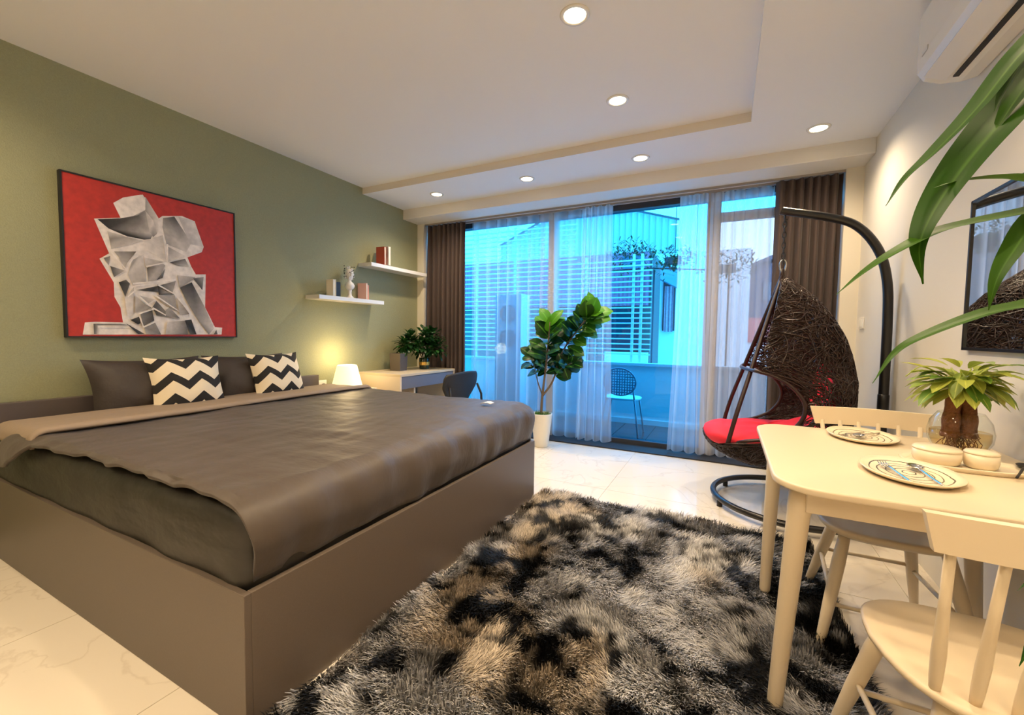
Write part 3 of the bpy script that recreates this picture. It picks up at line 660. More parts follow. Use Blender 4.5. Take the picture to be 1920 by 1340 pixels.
for k in range(7):
    a = k*.9; sm_.tube(spline([(-3.33+.02*math.cos(a), 4.19+.02*math.sin(a), .88), (-3.34+.05*math.cos(a), 4.17+.06*math.sin(a), .98), (-3.35+.09*math.cos(a), 4.15+.12*math.sin(a), 1.08)]), .004, 6)
sm_.build('stems', M_stem, dp)
pb = MB().lathe([(.0, .0), (.095, 0), (.105, .20), (.098, .205), (.095, .19), (0, .19)], (0, 0, 0), 4, smooth=False)
pb = pb.build('square_planter', mat('brown_grey_planter', (.095, .075, .06, 1), .5)); pb.location = (-3.42, 3.83, .7625); pb.rotation_euler = (0, 0, PI/4+.12)
tag(pb, 'square brown grey planter box standing on the desk corner', 'planter')

# ------------------------------------------------------------------ fiddle leaf fig
FY = 4.20
fp = thing('fiddle_leaf_fig', 'tall fiddle leaf fig in a tapered cream pot, in front of the sheer curtain', 'plant', (-1.75, FY, 0))
MB().lathe([(.072, 0), (.076, .005), (.112, .345), (.114, .36), (.104, .36), (.100, .33), (0, .33)], (-1.75, FY, 0), 32).build('pot', M_pot, fp)
ms_ = MB(); R_ = random.Random(9)
for k in range(260):
    a, r = R_.uniform(0, 2*PI), .095*math.sqrt(R_.random()); b0 = Vector((-1.75+r*math.cos(a), FY+r*math.sin(a), .335))
    d = Vector((R_.uniform(-.6, .6), R_.uniform(-.6, .6), 1)).normalized()*R_.uniform(.03, .065); s = d.cross(Vector((R_.random(), R_.random(), .1))).normalized()*.004
    ms_.add([b0-s, b0+s, b0+d], [(0, 1, 2)])
m_ = ms_.build('moss', M_moss, fp); m_['kind'] = 'stuff'
BR = {'a': [(-1.757, 4.2, .33), (-1.748, 4.2, .53), (-1.716, 4.19, .79), (-1.684, 4.18, 1.07), (-1.668, 4.18, 1.34)],
      'b': [(-1.742, 4.2, .55), (-1.628, 4.2, .72), (-1.55, 4.21, .99), (-1.42, 4.2, 1.19), (-1.29, 4.19, 1.35), (-1.23, 4.19, 1.42)],
      'c': [(-1.745, 4.2, .55), (-1.80, 4.19, .70), (-1.836, 4.18, .86), (-1.87, 4.17, 1.0)],
      'd': [(-1.60, 4.2, .78), (-1.52, 4.17, .86), (-1.40, 4.15, .92)]}
for k, v in BR.items():
    pts = spline(v, 6); n = len(pts); r0 = {'a': .017, 'b': .012, 'c': .008, 'd': .006}[k]
    MB().tube(pts, [r0*(1-.6*i/n) for i in range(n)], 8).build('branch', M_stem, fp)
figspec = [('a', .50, 1.0, 30, .21, .15), ('b', .50, 1.0, 44, .20, .15), ('c', .45, 1.0, 15, .155, .105), ('d', .30, 1.0, 15, .155, .11), ('b', .25, .5, 7, .16, .11)]
for key, t0, t1, n, ln, wd in figspec:
    pts = spline(BR[key], 10)
    for k in range(n):
        f = t0+(t1-t0)*(k/(n-1))**.8; i = min(int(f*(len(pts)-1)), len(pts)-2); p = pts[i]; ax = (pts[i+1]-pts[i]).normalized()
        a = k*2.399+R_.uniform(-.3, .3); side = Vector((math.cos(a), .75*math.sin(a), 0)); side = (side-ax*side.dot(ax)).normalized()
        upn = .35+1.5*max(0, (f-.75)/.25)*.8+R_.uniform(-.25, .25)
        d = side+ax*upn; top = f > .9
        b = MB(); L_ = ln*R_.uniform(.8, 1.1)
        tint = (.95 if (top and key in 'ab') else (R_.random()**3*.35 + (.35 if (key == 'b' and side.x > .6) else 0)))
        leaf(b, p+d.normalized()*.015, d, ax*.55-side*.3+Vector((R_.uniform(-.3, .3), -.9, .15)), L_, wd*R_.uniform(.85, 1.15), R_.uniform(.2, .8), .18, 6, tint)
        b.build('leaf', M_fig, fp)

# ------------------------------------------------------------------ curtains
def curtain(x0, x1, y, ztop, zbot, amp, wl, name, material, label, group, gather=0, flare=0, hem=True, seed=0):
    R2 = random.Random(seed); ph = [0]
    n = max(12, int((x1-x0)/wl*10)); nv = 24
    jit = [R2.uniform(-.25, .25) for _ in range(40)]
    b = MB()
    def f(u, v):
        x = x0+(x1-x0)*u; k = u*(x1-x0)/wl
        amp2 = amp*(.55+.45*min(1, v*3+.2))*(1+.3*math.sin(k*1.7+seed))
        ph_ = 2*PI*k+1.0*math.sin(k*.9+seed)+.5*v*math.sin(k*2.3)
        yy = y+amp2*math.sin(ph_)+.25*amp2*math.sin(2*ph_+1+v*2)
        xx = x+.25*wl*math.cos(ph_)*.5+flare*(u-.5)*v*v
        z = ztop+(zbot-ztop)*v+(.006*math.sin(ph_) if v > .97 else 0)
        return (xx, yy, z)
    b.grid(f, n, nv)
    t = thing(name, label, 'curtain', ((x0+x1)/2, y, zbot), group)
    o = b.build('panel', material, t)
    return t, f
BC = 'brown drapes at both ends of the window'; SCG = 'white sheer curtains over the glass doors'
def header(t, f, material, x0, x1, y, ztop):
    b = MB()
    def g(u, v):
        p = f(u, 0); return (p[0], y+(p[1]-y)*1.15-.002, ztop-.085*v)
    b.grid(g, 160, 2); b.build('heading_tape', material, t)
t, f = curtain(-3.565, -2.945, 4.535, 2.60, .02, .032, .072, 'brown_curtain', M_curtain, 'gathered dark brown curtain left of the window, beside the desk', BC, seed=1)
header(t, f, M_curtain, -3.565, -2.945, 4.54, 2.60)
t, f = curtain(.345, .840, 4.535, 2.60, .02, .032, .066, 'brown_curtain', M_curtain, 'gathered dark brown curtain right of the window, behind the swing chair', BC, seed=2)
header(t, f, M_curtain, .345, .84, 4.54, 2.60)
t, f = curtain(-2.95, -1.44, 4.64, 2.61, .03, .026, .155, 'sheer_curtain', M_sheer, 'white sheer curtain on the left, behind the fiddle leaf fig', SCG, seed=3)
header(t, f, M_sheer, 0, 0, 4.635, 2.61)
t, f = curtain(-1.47, -1.13, 4.61, 2.61, .03, .030, .075, 'sheer_curtain', M_sheer, 'narrow bunched white sheer at the left side of the open gap', SCG, seed=6, flare=.08)
header(t, f, M_sheer, 0, 0, 4.61, 2.61)
t, f = curtain(-.47, -.20, 4.61, 2.60, .03, .028, .085, 'sheer_curtain', M_sheer, 'narrow white sheer at the right side of the open gap', SCG, seed=4, flare=.10)
header(t, f, M_sheer, 0, 0, 4.61, 2.60)
t, f = curtain(-.19, .36, 4.635, 2.60, .03, .026, .10, 'sheer_curtain', M_sheer, 'white sheer on the right, behind the swing chair', SCG, seed=5)
header(t, f, M_sheer, 0, 0, 4.635, 2.60)

# ------------------------------------------------------------------ rug (pile: one mesh of blades)
RX0, RX1, RY0, RY1 = -1.232, .505, .62, 2.985
rg = MB().box(RX0+.03, RX1-.03, RY0+.03, RY1-.03, .001, .008).build('shaggy_rug', M_blackm)
tag(rg, 'long shaggy rug in black, grey and tan patches beside the bed', 'rug')
NB = 230000
x = rng.uniform(RX0+.02, RX1-.02, NB); y = RY0+.02+(RY1-RY0-.04)*rng.uniform(0, 1, NB)
keep = (rng.uniform(0, 1, NB) < np.clip(1.25-.35*(y-RY0), .45, 1)); x, y = x[keep], y[keep]; NB = len(x)
def vnoise(x, y, s, seed):
    r = np.random.default_rng(seed); G = r.uniform(-1, 1, (64, 64)); u, v = x*s+31.3, y*s+17.7
    i, j = np.floor(u).astype(int), np.floor(v).astype(int); fx, fy = u-i, v-j; fx = fx*fx*(3-2*fx); fy = fy*fy*(3-2*fy)
    g = lambda a, b: G[a % 64, b % 64]
    return (g(i, j)*(1-fx)+g(i+1, j)*fx)*(1-fy)+(g(i, j+1)*(1-fx)+g(i+1, j+1)*fx)*fy
ang = 2.6*vnoise(x, y, 3.2, 1)+1.6*vnoise(x, y, 7, 2)+rng.normal(0, .45, NB)-.6
ln = rng.uniform(.030, .062, NB); lean = np.clip(.72+.5*vnoise(x, y, 6, 3)+rng.normal(0, .18, NB), .15, 1.25)
dx, dy = np.cos(ang)*np.sin(lean), np.sin(ang)*np.sin(lean); dz = np.cos(lean)
wn = rng.uniform(.0012, .0024, NB)*(1+.5*(y < 1.6))
lump = .008*(vnoise(x, y, 9, 4)+vnoise(x, y, 4, 5))+.010
P = np.zeros((NB, 5, 3), np.float32); sxv, syv = -np.sin(ang)*wn, np.cos(ang)*wn
P[:, 0] = np.stack([x-sxv, y-syv, np.full(NB, .004)], 1); P[:, 1] = np.stack([x+sxv, y+syv, np.full(NB, .004)], 1)
mx_, my_, mz_ = x+dx*ln*.45, y+dy*ln*.45, .004+dz*ln*.62+lump*.6
P[:, 2] = np.stack([mx_+sxv*.8, my_+syv*.8, mz_], 1); P[:, 3] = np.stack([mx_-sxv*.8, my_-syv*.8, mz_], 1)
P[:, 4] = np.stack([x+dx*ln*1.05, y+dy*ln*1.05, .004+dz*ln*.85+lump*.8], 1)
me = bpy.data.meshes.new('pile'); me.vertices.add(NB*5); me.vertices.foreach_set('co', P.reshape(-1))
base_ = (np.arange(NB)*5)[:, None]
loops = (base_+np.array([[0, 1, 2, 3, 3, 2, 4]])).reshape(-1)
me.loops.add(NB*7); me.loops.foreach_set('vertex_index', loops.astype(np.int32))
ls = ((np.arange(NB)*7)[:, None]+np.array([[0, 4]])).reshape(-1); lt = np.tile([4, 3], NB)
me.polygons.add(NB*2); me.polygons.foreach_set('loop_start', ls.astype(np.int32)); me.update(calc_edges=True)
# fleece colours: dye patches, table shade painted in at right, near edge and roots darker
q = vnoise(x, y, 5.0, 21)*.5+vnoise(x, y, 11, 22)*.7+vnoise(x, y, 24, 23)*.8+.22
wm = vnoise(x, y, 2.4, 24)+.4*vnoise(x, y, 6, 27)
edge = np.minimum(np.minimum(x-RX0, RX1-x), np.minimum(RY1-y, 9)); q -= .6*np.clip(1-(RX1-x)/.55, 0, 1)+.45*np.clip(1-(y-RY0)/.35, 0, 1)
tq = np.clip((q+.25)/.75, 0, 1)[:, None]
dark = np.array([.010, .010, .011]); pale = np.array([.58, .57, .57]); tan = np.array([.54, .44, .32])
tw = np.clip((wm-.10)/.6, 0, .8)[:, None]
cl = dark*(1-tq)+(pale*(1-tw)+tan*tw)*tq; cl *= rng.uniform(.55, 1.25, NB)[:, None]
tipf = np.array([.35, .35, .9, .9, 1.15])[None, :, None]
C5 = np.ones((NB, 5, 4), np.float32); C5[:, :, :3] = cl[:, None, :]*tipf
ca = me.attributes.new('dye_and_shade', 'FLOAT_COLOR', 'POINT'); ca.data.foreach_set('color', C5.reshape(-1))
m, t, b = principled('rug_pile'); a = t.nodes.new('ShaderNodeAttribute'); a.attribute_name = 'dye_and_shade'; t.links.new(a.outputs['Color'], b.inputs['Base Color'])
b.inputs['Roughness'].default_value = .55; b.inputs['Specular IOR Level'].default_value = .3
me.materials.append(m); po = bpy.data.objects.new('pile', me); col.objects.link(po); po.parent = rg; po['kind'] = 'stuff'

# ------------------------------------------------------------------ swing stand
sw = thing('swing_stand', 'black tubular stand with a ring base and curved arm, by the right wall', 'stand', (.44, 3.52, 0))
rc, rr = (.435, 3.53), .485
MB().tube([(rc[0]+rr*math.cos(a), rc[1]+rr*math.sin(a), .055) for a in [2*PI*k/72 for k in range(72)]], .021, 12, closed=True).build('base_ring', M_black, sw)
for k in range(6):
    a = .45+k*PI/3; MB().lathe([(.018, 0), (.018, .04)], (rc[0]+rr*math.cos(a), rc[1]+rr*math.sin(a), 0), 10).build('foot', M_blackm, sw)
MB().tube(spline([(.925, 3.54, .04), (.925, 3.54, .8), (.922, 3.54, 1.35), (.905, 3.54, 1.60), (.850, 3.54, 1.79), (.74, 3.54, 1.94), (.60, 3.54, 2.01), (.33, 3.54, 2.085), (.325, 3.54, 2.086)], 8), .027, 16).build('arm', M_black, sw)
MB().lathe([(.031, 0), (.031, .14), (.028, .145)], (.925, 3.54, .70), 16).build('sleeve', M_black, sw)
MB().tube(spline([(.335, 3.54, 2.06), (.335, 3.54, 2.03), (.350, 3.54, 2.025)], 5), .006, 8).build('hook', M_black, sw)

# ------------------------------------------------------------------ hanging egg chair
ex, ey = .335, 3.54
hc = thing('hanging_chair', 'dark brown wicker egg chair hanging from the black stand by a chain', 'chair', (ex, ey, .26))
HP = lambda F, S, z: Vector((ex-F-.05*S, ey+S, z))
zt = 1.635
for k in range(9):
    z = 2.03-k*.036; pts = []
    for i in range(16):
        a = 2*PI*i/16; u_, v_ = .011*math.cos(a), .024*math.sin(a)
        pts.append((ex+(u_ if k % 2 else 0), ey+(0 if k % 2 else u_), z+v_))
    MB().tube(pts, .0042, 6, closed=True).build('chain_link', M_black, hc)
cp = []
for i in range(20):
    a = 2*PI*i/20; cp.append((ex+.018*math.cos(a)*(1.0+.3*math.sin(a)), ey, 1.705+.045*math.sin(a)))
MB().tube(cp, .0055, 8, closed=True).build('snap_hook', M_steel, hc)
MB().lathe([(.0, .05), (.012, .045), (.016, .02), (.022, -.03), (.0, -.04)], (ex, ey, zt+.005), 14).build('crown_joint', M_tube, hc)
backT = [(.26, .0), (.30, .13), (.36, .22), (.48, .34), (.62, .41), (.76, .425), (.92, .430), (1.05, .41), (1.2, .365), (1.35, .29), (1.48, .19), (1.56, .10), (1.63, .02)]
widT = [(.26, .0), (.30, .16), (.36, .27), (.46, .36), (.60, .41), (.78, .42), (.95, .40), (1.1, .36), (1.25, .29), (1.4, .20), (1.52, .115), (1.60, .04), (1.635, .01)]
tubeF = lambda z: .005+(1.63-z)*.285
frontRim = [(.48, .40), (.51, .26), (.55, .10), (.61, -.02), (.70, -.085), (.79, -.09), (.87, -.05), (.93, .02), (.965, .09), (.99, tubeF(.99)), (1.64, .0)]
bowlF = [(.26, .0), (.28, .13), (.32, .27), (.38, .39), (.44, .445), (.50, .465), (.64, .44)]
def f0(z): return tubeF(z) if z > .99 else interp(frontRim, z)
def shellP(a, z, off=0):
    w_ = interp(widT, z)+off; f = f0(z); bk_ = interp(backT, z)+off
    # half ellipse from the near edge round the back to the far edge
    return HP(f-(f+bk_)*math.sin(a)**.85 if math.sin(a) > 0 else f, -w_*math.cos(a)*(1-.10*(z < .99)*0), z)
def bowlP(a, z, off=0):
    w_ = interp(widT, z)+off; f = interp(bowlF, z)+off; bk_ = interp(backT, z)+off
    c, h = (f-bk_)/2, (f+bk_)/2
    return HP(c+h*math.cos(a), w_*math.sin(a), z)
wk = MB(); R_ = random.Random(21)
def strands(n, fn, amin, amax, zmin, zmax, wrap, r=.0042, segs=11, ds=.045):
    for _ in range(n):
        a, z = R_.uniform(amin, amax), zmin+(zmax-zmin)*R_.random()**1.0; h = R_.uniform(0, 2*PI); cv_ = R_.uniform(-.5, .5); off = R_.uniform(-.010, .012); pts = []
        for k in range(segs):
            p = fn(a, z, off); pts.append(p)
            w_ = max(.08, interp(widT, z)); a += ds*math.cos(h)/(w_*1.0); z += ds*math.sin(h); h += cv_+R_.uniform(-.25, .25)
            if z > zmax: z = zmax-.005; h = -abs(h)
            if z < zmin: z = zmin+.005; h = abs(h)
            if not wrap:
                if a < amin: a = amin; h = PI-h
                if a > amax: a = amax; h = PI-h
        pts = [pts[0]]+[p for i, p in enumerate(pts[1:]) if (p-pts[i]).length > .002]
        if len(pts) > 3: wk.tube(pts, r*R_.uniform(.7, 1.25), 3, cap=False)
strands(1850, shellP, .02, PI-.02, .47, 1.62, False, r=.0033, segs=8)
strands(650, shellP, .6, PI-.6, .47, 1.30, False, r=.0036, segs=8)
strands(1500, bowlP, 0, 2*PI, .27, .50, True, r=.0034, segs=8)
wko = wk.build('wicker_weave', M_wicker, hc); wko['kind'] = 'stuff'
# frame tubes
for s in (-1, 1):
    MB().tube(spline([HP(.0, s*.008, zt), HP(.09, s*.11, 1.33), HP(.19, s*.24, .98), HP(.27, s*.33, .70), HP(.325, s*.35, .46)], 6), .0145, 12).build('front_tube', M_tube, hc)
rimpts = []
for z in (.985, .96, .92, .86, .79, .72, .66, .60, .55, .52): rimpts.append(HP(interp(frontRim, z), -interp(widT, z), z))
lipz = .49
for a in np.linspace(-PI/2+.55, PI/2-.55, 13):
    p = bowlP(a, lipz); rimpts.append(p)
for z in (.52, .55, .60, .66, .72, .79, .86, .92, .96, .985): rimpts.append(HP(interp(frontRim, z), interp(widT, z), z))
rimpts += [HP(tubeF(.98)+.03, .12, .985), HP(tubeF(.98)+.03, -.12, .985)]
rp = spline(rimpts+[rimpts[0]], 4)[:-1]
MB().tube(rp, .012, 10, closed=True).build('opening_rim', M_tube, hc)
MB().tube([bowlP(2*PI*k/48, .34, .004) for k in range(48)], .009, 8, closed=True).build('bottom_hoop', M_tube, hc)
MB().tube(spline([HP(-interp(backT, z)-.002, 0, z) for z in (.28, .36, .5, .7, .92, 1.1, 1.3, 1.5, 1.6)], 4), .009, 8).build('spine_tube', M_tube, hc)
# red seat cushion
cu = MB()
def seatc(u, v):
    a = 2*PI*u; t = (v-.5)*PI; cr_, sr = math.cos(t), math.sin(t)
    return HP(.045+.425*math.copysign(abs(math.cos(a)*cr_)**.8, math.cos(a)), .37*math.copysign(abs(math.sin(a))**.8, math.sin(a))*cr_**.7, .50+.080*math.copysign(abs(sr)**.8, sr)+.15*max(0, -math.cos(a))**2*cr_+.02*mn.noise(Vector((a*2, v*5, 0))))
cu.grid(seatc, 48, 16)
def backc(u, v):
    a = 2*PI*u; t = (v-.5)*PI; cr_, sr = math.cos(t), math.sin(t); z = .80+.28*math.sin(t)
    bf = interp(backT, min(max(z, .5), 1.3))-.075
    return HP(-bf+.065*cr_*math.cos(a)+.10*(math.sin(a)*cr_)**2, .27*cr_*math.sin(a), z)
cu.grid(backc, 36, 16)
co_ = cu.build('seat_cushion', M_red); recenter(co_, (ex, ey, .5)); tag(co_, 'bright red cushion lying inside the wicker egg chair', 'cushion')

# ------------------------------------------------------------------ dining table
TX0, TX1, TY0, TY1, TZ = .145, .955, 1.432, 2.46, .775
tb = thing('dining_table', 'cream white dining table with rounded corners and round tapered legs', 'table', (.55, 1.94, 0))
def rrect(x0, x1, y0, y1, r, n=10, bow=.012):
    o = []
    for cx_, cy_, a0 in ((x1-r[0], y0+r[0], -PI/2), (x1-r[1], y1-r[1], 0), (x0+r[2], y1-r[2], PI/2), (x0+r[3], y0+r[3], PI)):
        rad = r[len(o)//(n+1)]
        for k in range(n+1):
            a = a0+PI/2*k/n; o.append((cx_+rad*math.cos(a), cy_+rad*math.sin(a)))
    return o
MB().poly(rrect(TX0, TX1, TY0, TY1, (.10, .10, .13, .13)), TZ-.022, TZ, smooth=True).build('tabletop', M_tablewhite, tb, bevel=.006, seg=3)
MB().box(TX0+.085, TX1-.08, TY0+.075, TY0+.095, TZ-.095, TZ-.022).build('apron', M_tablewhite, tb, bevel=.003)
MB().box(TX0+.085, TX1-.08, TY1-.20, TY1-.18, TZ-.095, TZ-.022).build('apron', M_tablewhite, tb, bevel=.003)
MB().box(TX0+.065, TX0+.085, TY0+.10, TY1-.20, TZ-.095, TZ-.022).build('apron', M_tablewhite, tb, bevel=.003)
MB().box(TX1-.085, TX1-.065, TY0+.10, TY1-.20, TZ-.095, TZ-.022).build('apron', M_tablewhite, tb, bevel=.003)
def tleg(tx, ty, bx, by):
    pts = [(tx, ty, TZ-.022), (tx+(bx-tx)*.1, ty+(by-ty)*.1, .68), (tx+(bx-tx)*.15, ty+(by-ty)*.15, .665), (bx, by, .04), (bx, by, .028)]
    MB().tube(pts, [.034, .034, .031, .022, .018], 20).build('leg', M_tablewhite, tb)
tleg(.225, 1.545, .180, 1.545); tleg(.222, 2.265, .200, 2.240); tleg(.868, 2.265, .905, 2.24); tleg(.868, 1.545, .91, 1.545)

# ------------------------------------------------------------------ windsor chairs (origin on the floor, facing +Y)
def make_chair(label):
    t = thing('dining_chair', label, 'chair', (0, 0, 0), 'cream spindle back chairs at the table')
    def seat(y0, sc_, z):
        return None
    ol_ = []
    for k in range(40):
        a = 2*PI*k/40; c, s = math.cos(a), math.sin(a)
        x = .225*math.copysign(abs(c)**.62, c); y = .215*math.copysign(abs(s)**.62, s)
        x *= 1-.16*(-y/.215 if y < 0 else 0)-.0; x += 0
        ol_.append((x, y))
    b = MB(); n = len(ol_)
    rings = [(.80, .452), (.97, .458), (1.0, .452), (.99, .440), (.90, .425)]
    vs = [(0, -.0, .446)]
    for s_, z in rings: vs += [(x*s_, y*s_, z) for x, y in ol_]
    vs.append((0, 0, .425)); fs = [(0, 1+i, 1+(i+1) % n) for i in range(n)]
    for r in range(len(rings)-1): fs += [(1+r*n+i, 1+(r+1)*n+i, 1+(r+1)*n+(i+1) % n, 1+r*n+(i+1) % n) for i in range(n)]
    q = 1+(len(rings)-1)*n; fs += [(q+i, len(vs)-1, q+(i+1) % n) for i in range(n)]
    b.add(vs, fs, True).build('seat', M_tablewhite, t)
    legs = [((-.15, .13, .43), (-.235, .235, 0)), ((.15, .13, .43), (.235, .235, 0)), ((-.12, -.13, .43), (-.20, -.275, 0)), ((.12, -.13, .43), (.20, -.275, 0))]
    P_ = lambda l, f: tuple(Vector(l[0]).lerp(Vector(l[1]), f))
    for l in legs:
        MB().tube([l[0], P_(l, .25), P_(l, .6), P_(l, .985), l[1]], [.019, .023, .021, .0155, .013], 14).build('leg', M_tablewhite, t)
    MB().tube([P_(legs[0], .55), P_(legs[2], .55)], .0085, 8).build('stretcher', M_tablewhite, t)
    MB().tube([P_(legs[1], .55), P_(legs[3], .55)], .0085, 8).build('stretcher', M_tablewhite, t)
    MB().tube([P_(legs[0], .62), P_(legs[1], .62)], .0085, 8).build('stretcher', M_tablewhite, t)
    MB().tube([P_(legs[2], .5), P_(legs[3], .5)], .0085, 8).build('stretcher', M_tablewhite, t)
    for k in range(6):
        f = k/5*2-1; xb, xt_ = f*.150, f*.178
        yb, yt = -.155-.012*(1-f*f), -.262-.018*(1-f*f)
        p0, p1 = Vector((xb, yb, .445)), Vector((xt_, yt, .815))
        MB().tube([p0, p0.lerp(p1, .12), p0.lerp(p1, .28), p0.lerp(p1, .6), p1], [.009, .0115, .0125, .0095, .0085], 10).build('spindle', M_tablewhite, t)
    def rl(side):
        def g(u, v):
            f = u*2-1; hw = .205+.020*v
            return (f*hw, -.262-.020*(1-f*f)-.012*v+side*.010, .800+.078*v-.004*abs(f))
        return g
    r = MB(); A, B_ = rl(1), rl(-1)
    r.grid(A, 20, 3); r.grid(lambda u, v: B_(1-u, v), 20, 3)
    r.grid(lambda u, v: tuple(Vector(A(u, 1)).lerp(Vector(B_(u, 1)), v)), 20, 1, False); r.grid(lambda u, v: tuple(Vector(B_(u, 0)).lerp(Vector(A(u, 0)), v)), 20, 1, False)
    r.grid(lambda u, v: tuple(Vector(A(0, u)).lerp(Vector(B_(0, u)), v)), 3, 1, False); r.grid(lambda u, v: tuple(Vector(B_(1, u)).lerp(Vector(A(1, u)), v)), 3, 1, False)
    r.build('top_rail', M_tablewhite, t)
    return t
c1 = make_chair('cream spindle back chair in front, its back towards the viewer')
c1.location = (.575, 1.345, 0)
c2 = copytree(c1); c2.location = (.600, 2.205, .0); c2.rotation_euler = (0, 0, PI)
c2['label'] = 'cream spindle back chair on the far side, its seat under the table'

# ------------------------------------------------------------------ table things
def plate_mat():
    m, t, b = principled('ringed_ceramic'); N = t.nodes.new; L = t.links.new
    co = N('ShaderNodeTexCoord'); mp_ = N('ShaderNodeMapping'); mp_.inputs['Scale'].default_value = (1/.122, 1/.165, 0); L(co.outputs['Object'], mp_.inputs[0])
    no = N('ShaderNodeTexNoise'); no.inputs['Scale'].default_value = 2.2; L(mp_.outputs[0], no.inputs['Vector'])
    ln_ = N('ShaderNodeVectorMath'); ln_.operation = 'LENGTH'; L(mp_.outputs[0], ln_.inputs[0])
    ad = N('ShaderNodeMath'); ad.operation = 'MULTIPLY_ADD'; L(no.outputs['Fac'], ad.inputs[0]); ad.inputs[1].default_value = .10; L(ln_.outputs['Value'], ad.inputs[2])
    dv_ = N('ShaderNodeMath'); dv_.operation = 'DIVIDE'; dv_.inputs[1].default_value = .165; L(ad.outputs[0], dv_.inputs[0])
    fr_ = N('ShaderNodeMath'); fr_.operation = 'FRACT'; L(dv_.outputs[0], fr_.inputs[0])
    lt_ = N('ShaderNodeMath'); lt_.operation = 'LESS_THAN'; lt_.inputs[1].default_value = .17; L(fr_.outputs[0], lt_.inputs[0])
    l2 = N('ShaderNodeMath'); l2.operation = 'LESS_THAN'; l2.inputs[1].default_value = .93; L(ad.outputs[0], l2.inputs[0])
    mu_ = N('ShaderNodeMath'); mu_.operation = 'MULTIPLY'; L(lt_.outputs[0], mu_.inputs[0]); L(l2.outputs[0], mu_.inputs[1])
    mx = N('ShaderNodeMix'); mx.data_type = 'RGBA'; mx.inputs['A'].default_value = (.76, .66, .48, 1); mx.inputs['B'].default_value = (.045, .04, .035, 1)
    L(mu_.outputs[0], mx.inputs['Factor']); L(mx.outputs['Result'], b.inputs['Base Color']); b.inputs['Roughness'].default_value = .2
    return m
M_plate = plate_mat()
def plate(x, y, label):
    b = MB().lathe([(.0, .0), (.70, .0), (.90, .006), (1.0, .016), (.985, .019), (.88, .0115), (.70, .006), (.0, .006)], (0, 0, 0), 48, sx=.122, sy=.165)
    o = b.build('plate', M_plate); o.location = (x, y, TZ+.0005); tag(o, label, 'plate', 'oval plates with black rings'); return o
plate(.530, 1.745, 'nearer oval cream plate with black rings, under a fork and spoon')
plate(.535, 2.30, 'farther oval cream plate with black rings, by the far table edge')
def fork(loc, rz, label):
    t = thing('fork', label, 'fork', (0, 0, 0), 'forks on the plates')
    MB().tube(spline([(0, -.10, .006), (0, -.03, .008), (0, .03, .012), (0, .05, .010)], 4), [.0035]*4+[.003]*9, 8).build('handle', M_steel, t)
    fh = MB().add([(-.010, .048, .008), (.010, .048, .008), (.012, .062, .006), (-.012, .062, .006), (-.010, .048, .011), (.010, .048, .011), (.012, .062, .009), (-.012, .062, .009)], [(0, 3, 2, 1), (4, 5, 6, 7), (0, 1, 5, 4), (1, 2, 6, 5), (2, 3, 7, 6), (3, 0, 4, 7)]); fh = fh.build('fork_head', M_steel, t)
    for k in range(4):
        x = -.0105+k*.007; MB().tube([(x, .060, .008), (x, .085, .009), (x, .102, .014)], [.0021, .0018, .0010], 6).build('tine', M_steel, fh)
    t.location = loc; t.rotation_euler = (0, 0, rz); return t
def spoon(loc, rz, label, m=M_steel, g='spoons on the plates'):
    t = thing('spoon', label, 'spoon', (0, 0, 0), g)
    MB().tube(spline([(0, -.10, .006), (0, -.03, .008), (0, .03, .012), (0, .05, .010)], 4), [.0035]*13, 8).build('handle', m, t)
    b = MB(); b.grid(lambda u, v: (.021*v*math.cos(2*PI*u), .078+.031*v*math.sin(2*PI*u), .004+.011*v*v), 24, 5)
    o = b.build('bowl', m, t); s_ = o.modifiers.new('t', 'SOLIDIFY'); s_.thickness = .0015
    t.location = loc; t.rotation_euler = (0, 0, rz); return t
pz = TZ+.0075
fork((.485, 1.70, pz), .10, 'steel fork on the nearer ringed plate'); spoon((.560, 1.705, pz), .05, 'steel spoon on the nearer ringed plate')
fork((.500, 2.29, pz), PI*.8, 'steel fork on the farther ringed plate'); spoon((.560, 2.31, pz), PI*.8, 'steel spoon on the farther ringed plate')
ty = MB(); rim = [(.0, .0), (.88, .0), (1.0, .014), (.98, .017), (.86, .006), (0, .006)]
ns_ = 48
vs = []
for r, z in rim[1:-1]:
    for k in range(ns_):
        a = 2*PI*k/ns_; c, s = math.cos(a), math.sin(a); vs.append((.725+.165*r*math.copysign(abs(c)**.75, c), 1.935+.088*r*math.copysign(abs(s)**.75, s), TZ+.0005+z))
fs = [(i*ns_+j, i*ns_+(j+1) % ns_, (i+1)*ns_+(j+1) % ns_, (i+1)*ns_+j) for i in range(3) for j in range(ns_)]
ty.add(vs, fs, True); ty.add([vs[j] for j in range(ns_)], [tuple(range(ns_))[::-1]]); ty.add([vs[3*ns_+j] for j in range(ns_)], [tuple(range(ns_))])
tr = ty.build('serving_tray', M_ceramic); recenter(tr, (.725, 1.935, TZ)); tag(tr, 'cream oblong tray holding two lidded bowls in front of the glass vase', 'tray')
def jar(x, y, r, h, label):
    t = thing('lidded_bowl', label, 'bowl', (x, y, TZ+.008), 'cream bowls on the tray')
    MB().lathe([(r*.80, 0), (r*.93, .006), (r, .02), (r, h*.78)], (x, y, TZ+.008), 32).build('body', M_ceramic, t)
    MB().lathe([(r*1.01, h*.78), (r*1.01, h*.86), (r*.9, h*.95), (r*.3, h*1.0), (0, h*1.0)], (x, y, TZ+.008), 32).build('lid', M_ceramic, t)
jar(.655, 1.935, .062, .058, 'wider cream lidded bowl, left on the tray'); jar(.762, 1.925, .042, .060, 'smaller cream lidded bowl, right on the tray')
spoon((.845, 1.90, TZ+.009), -.5, 'small black spoon at the right end of the tray', M_blackm, None)

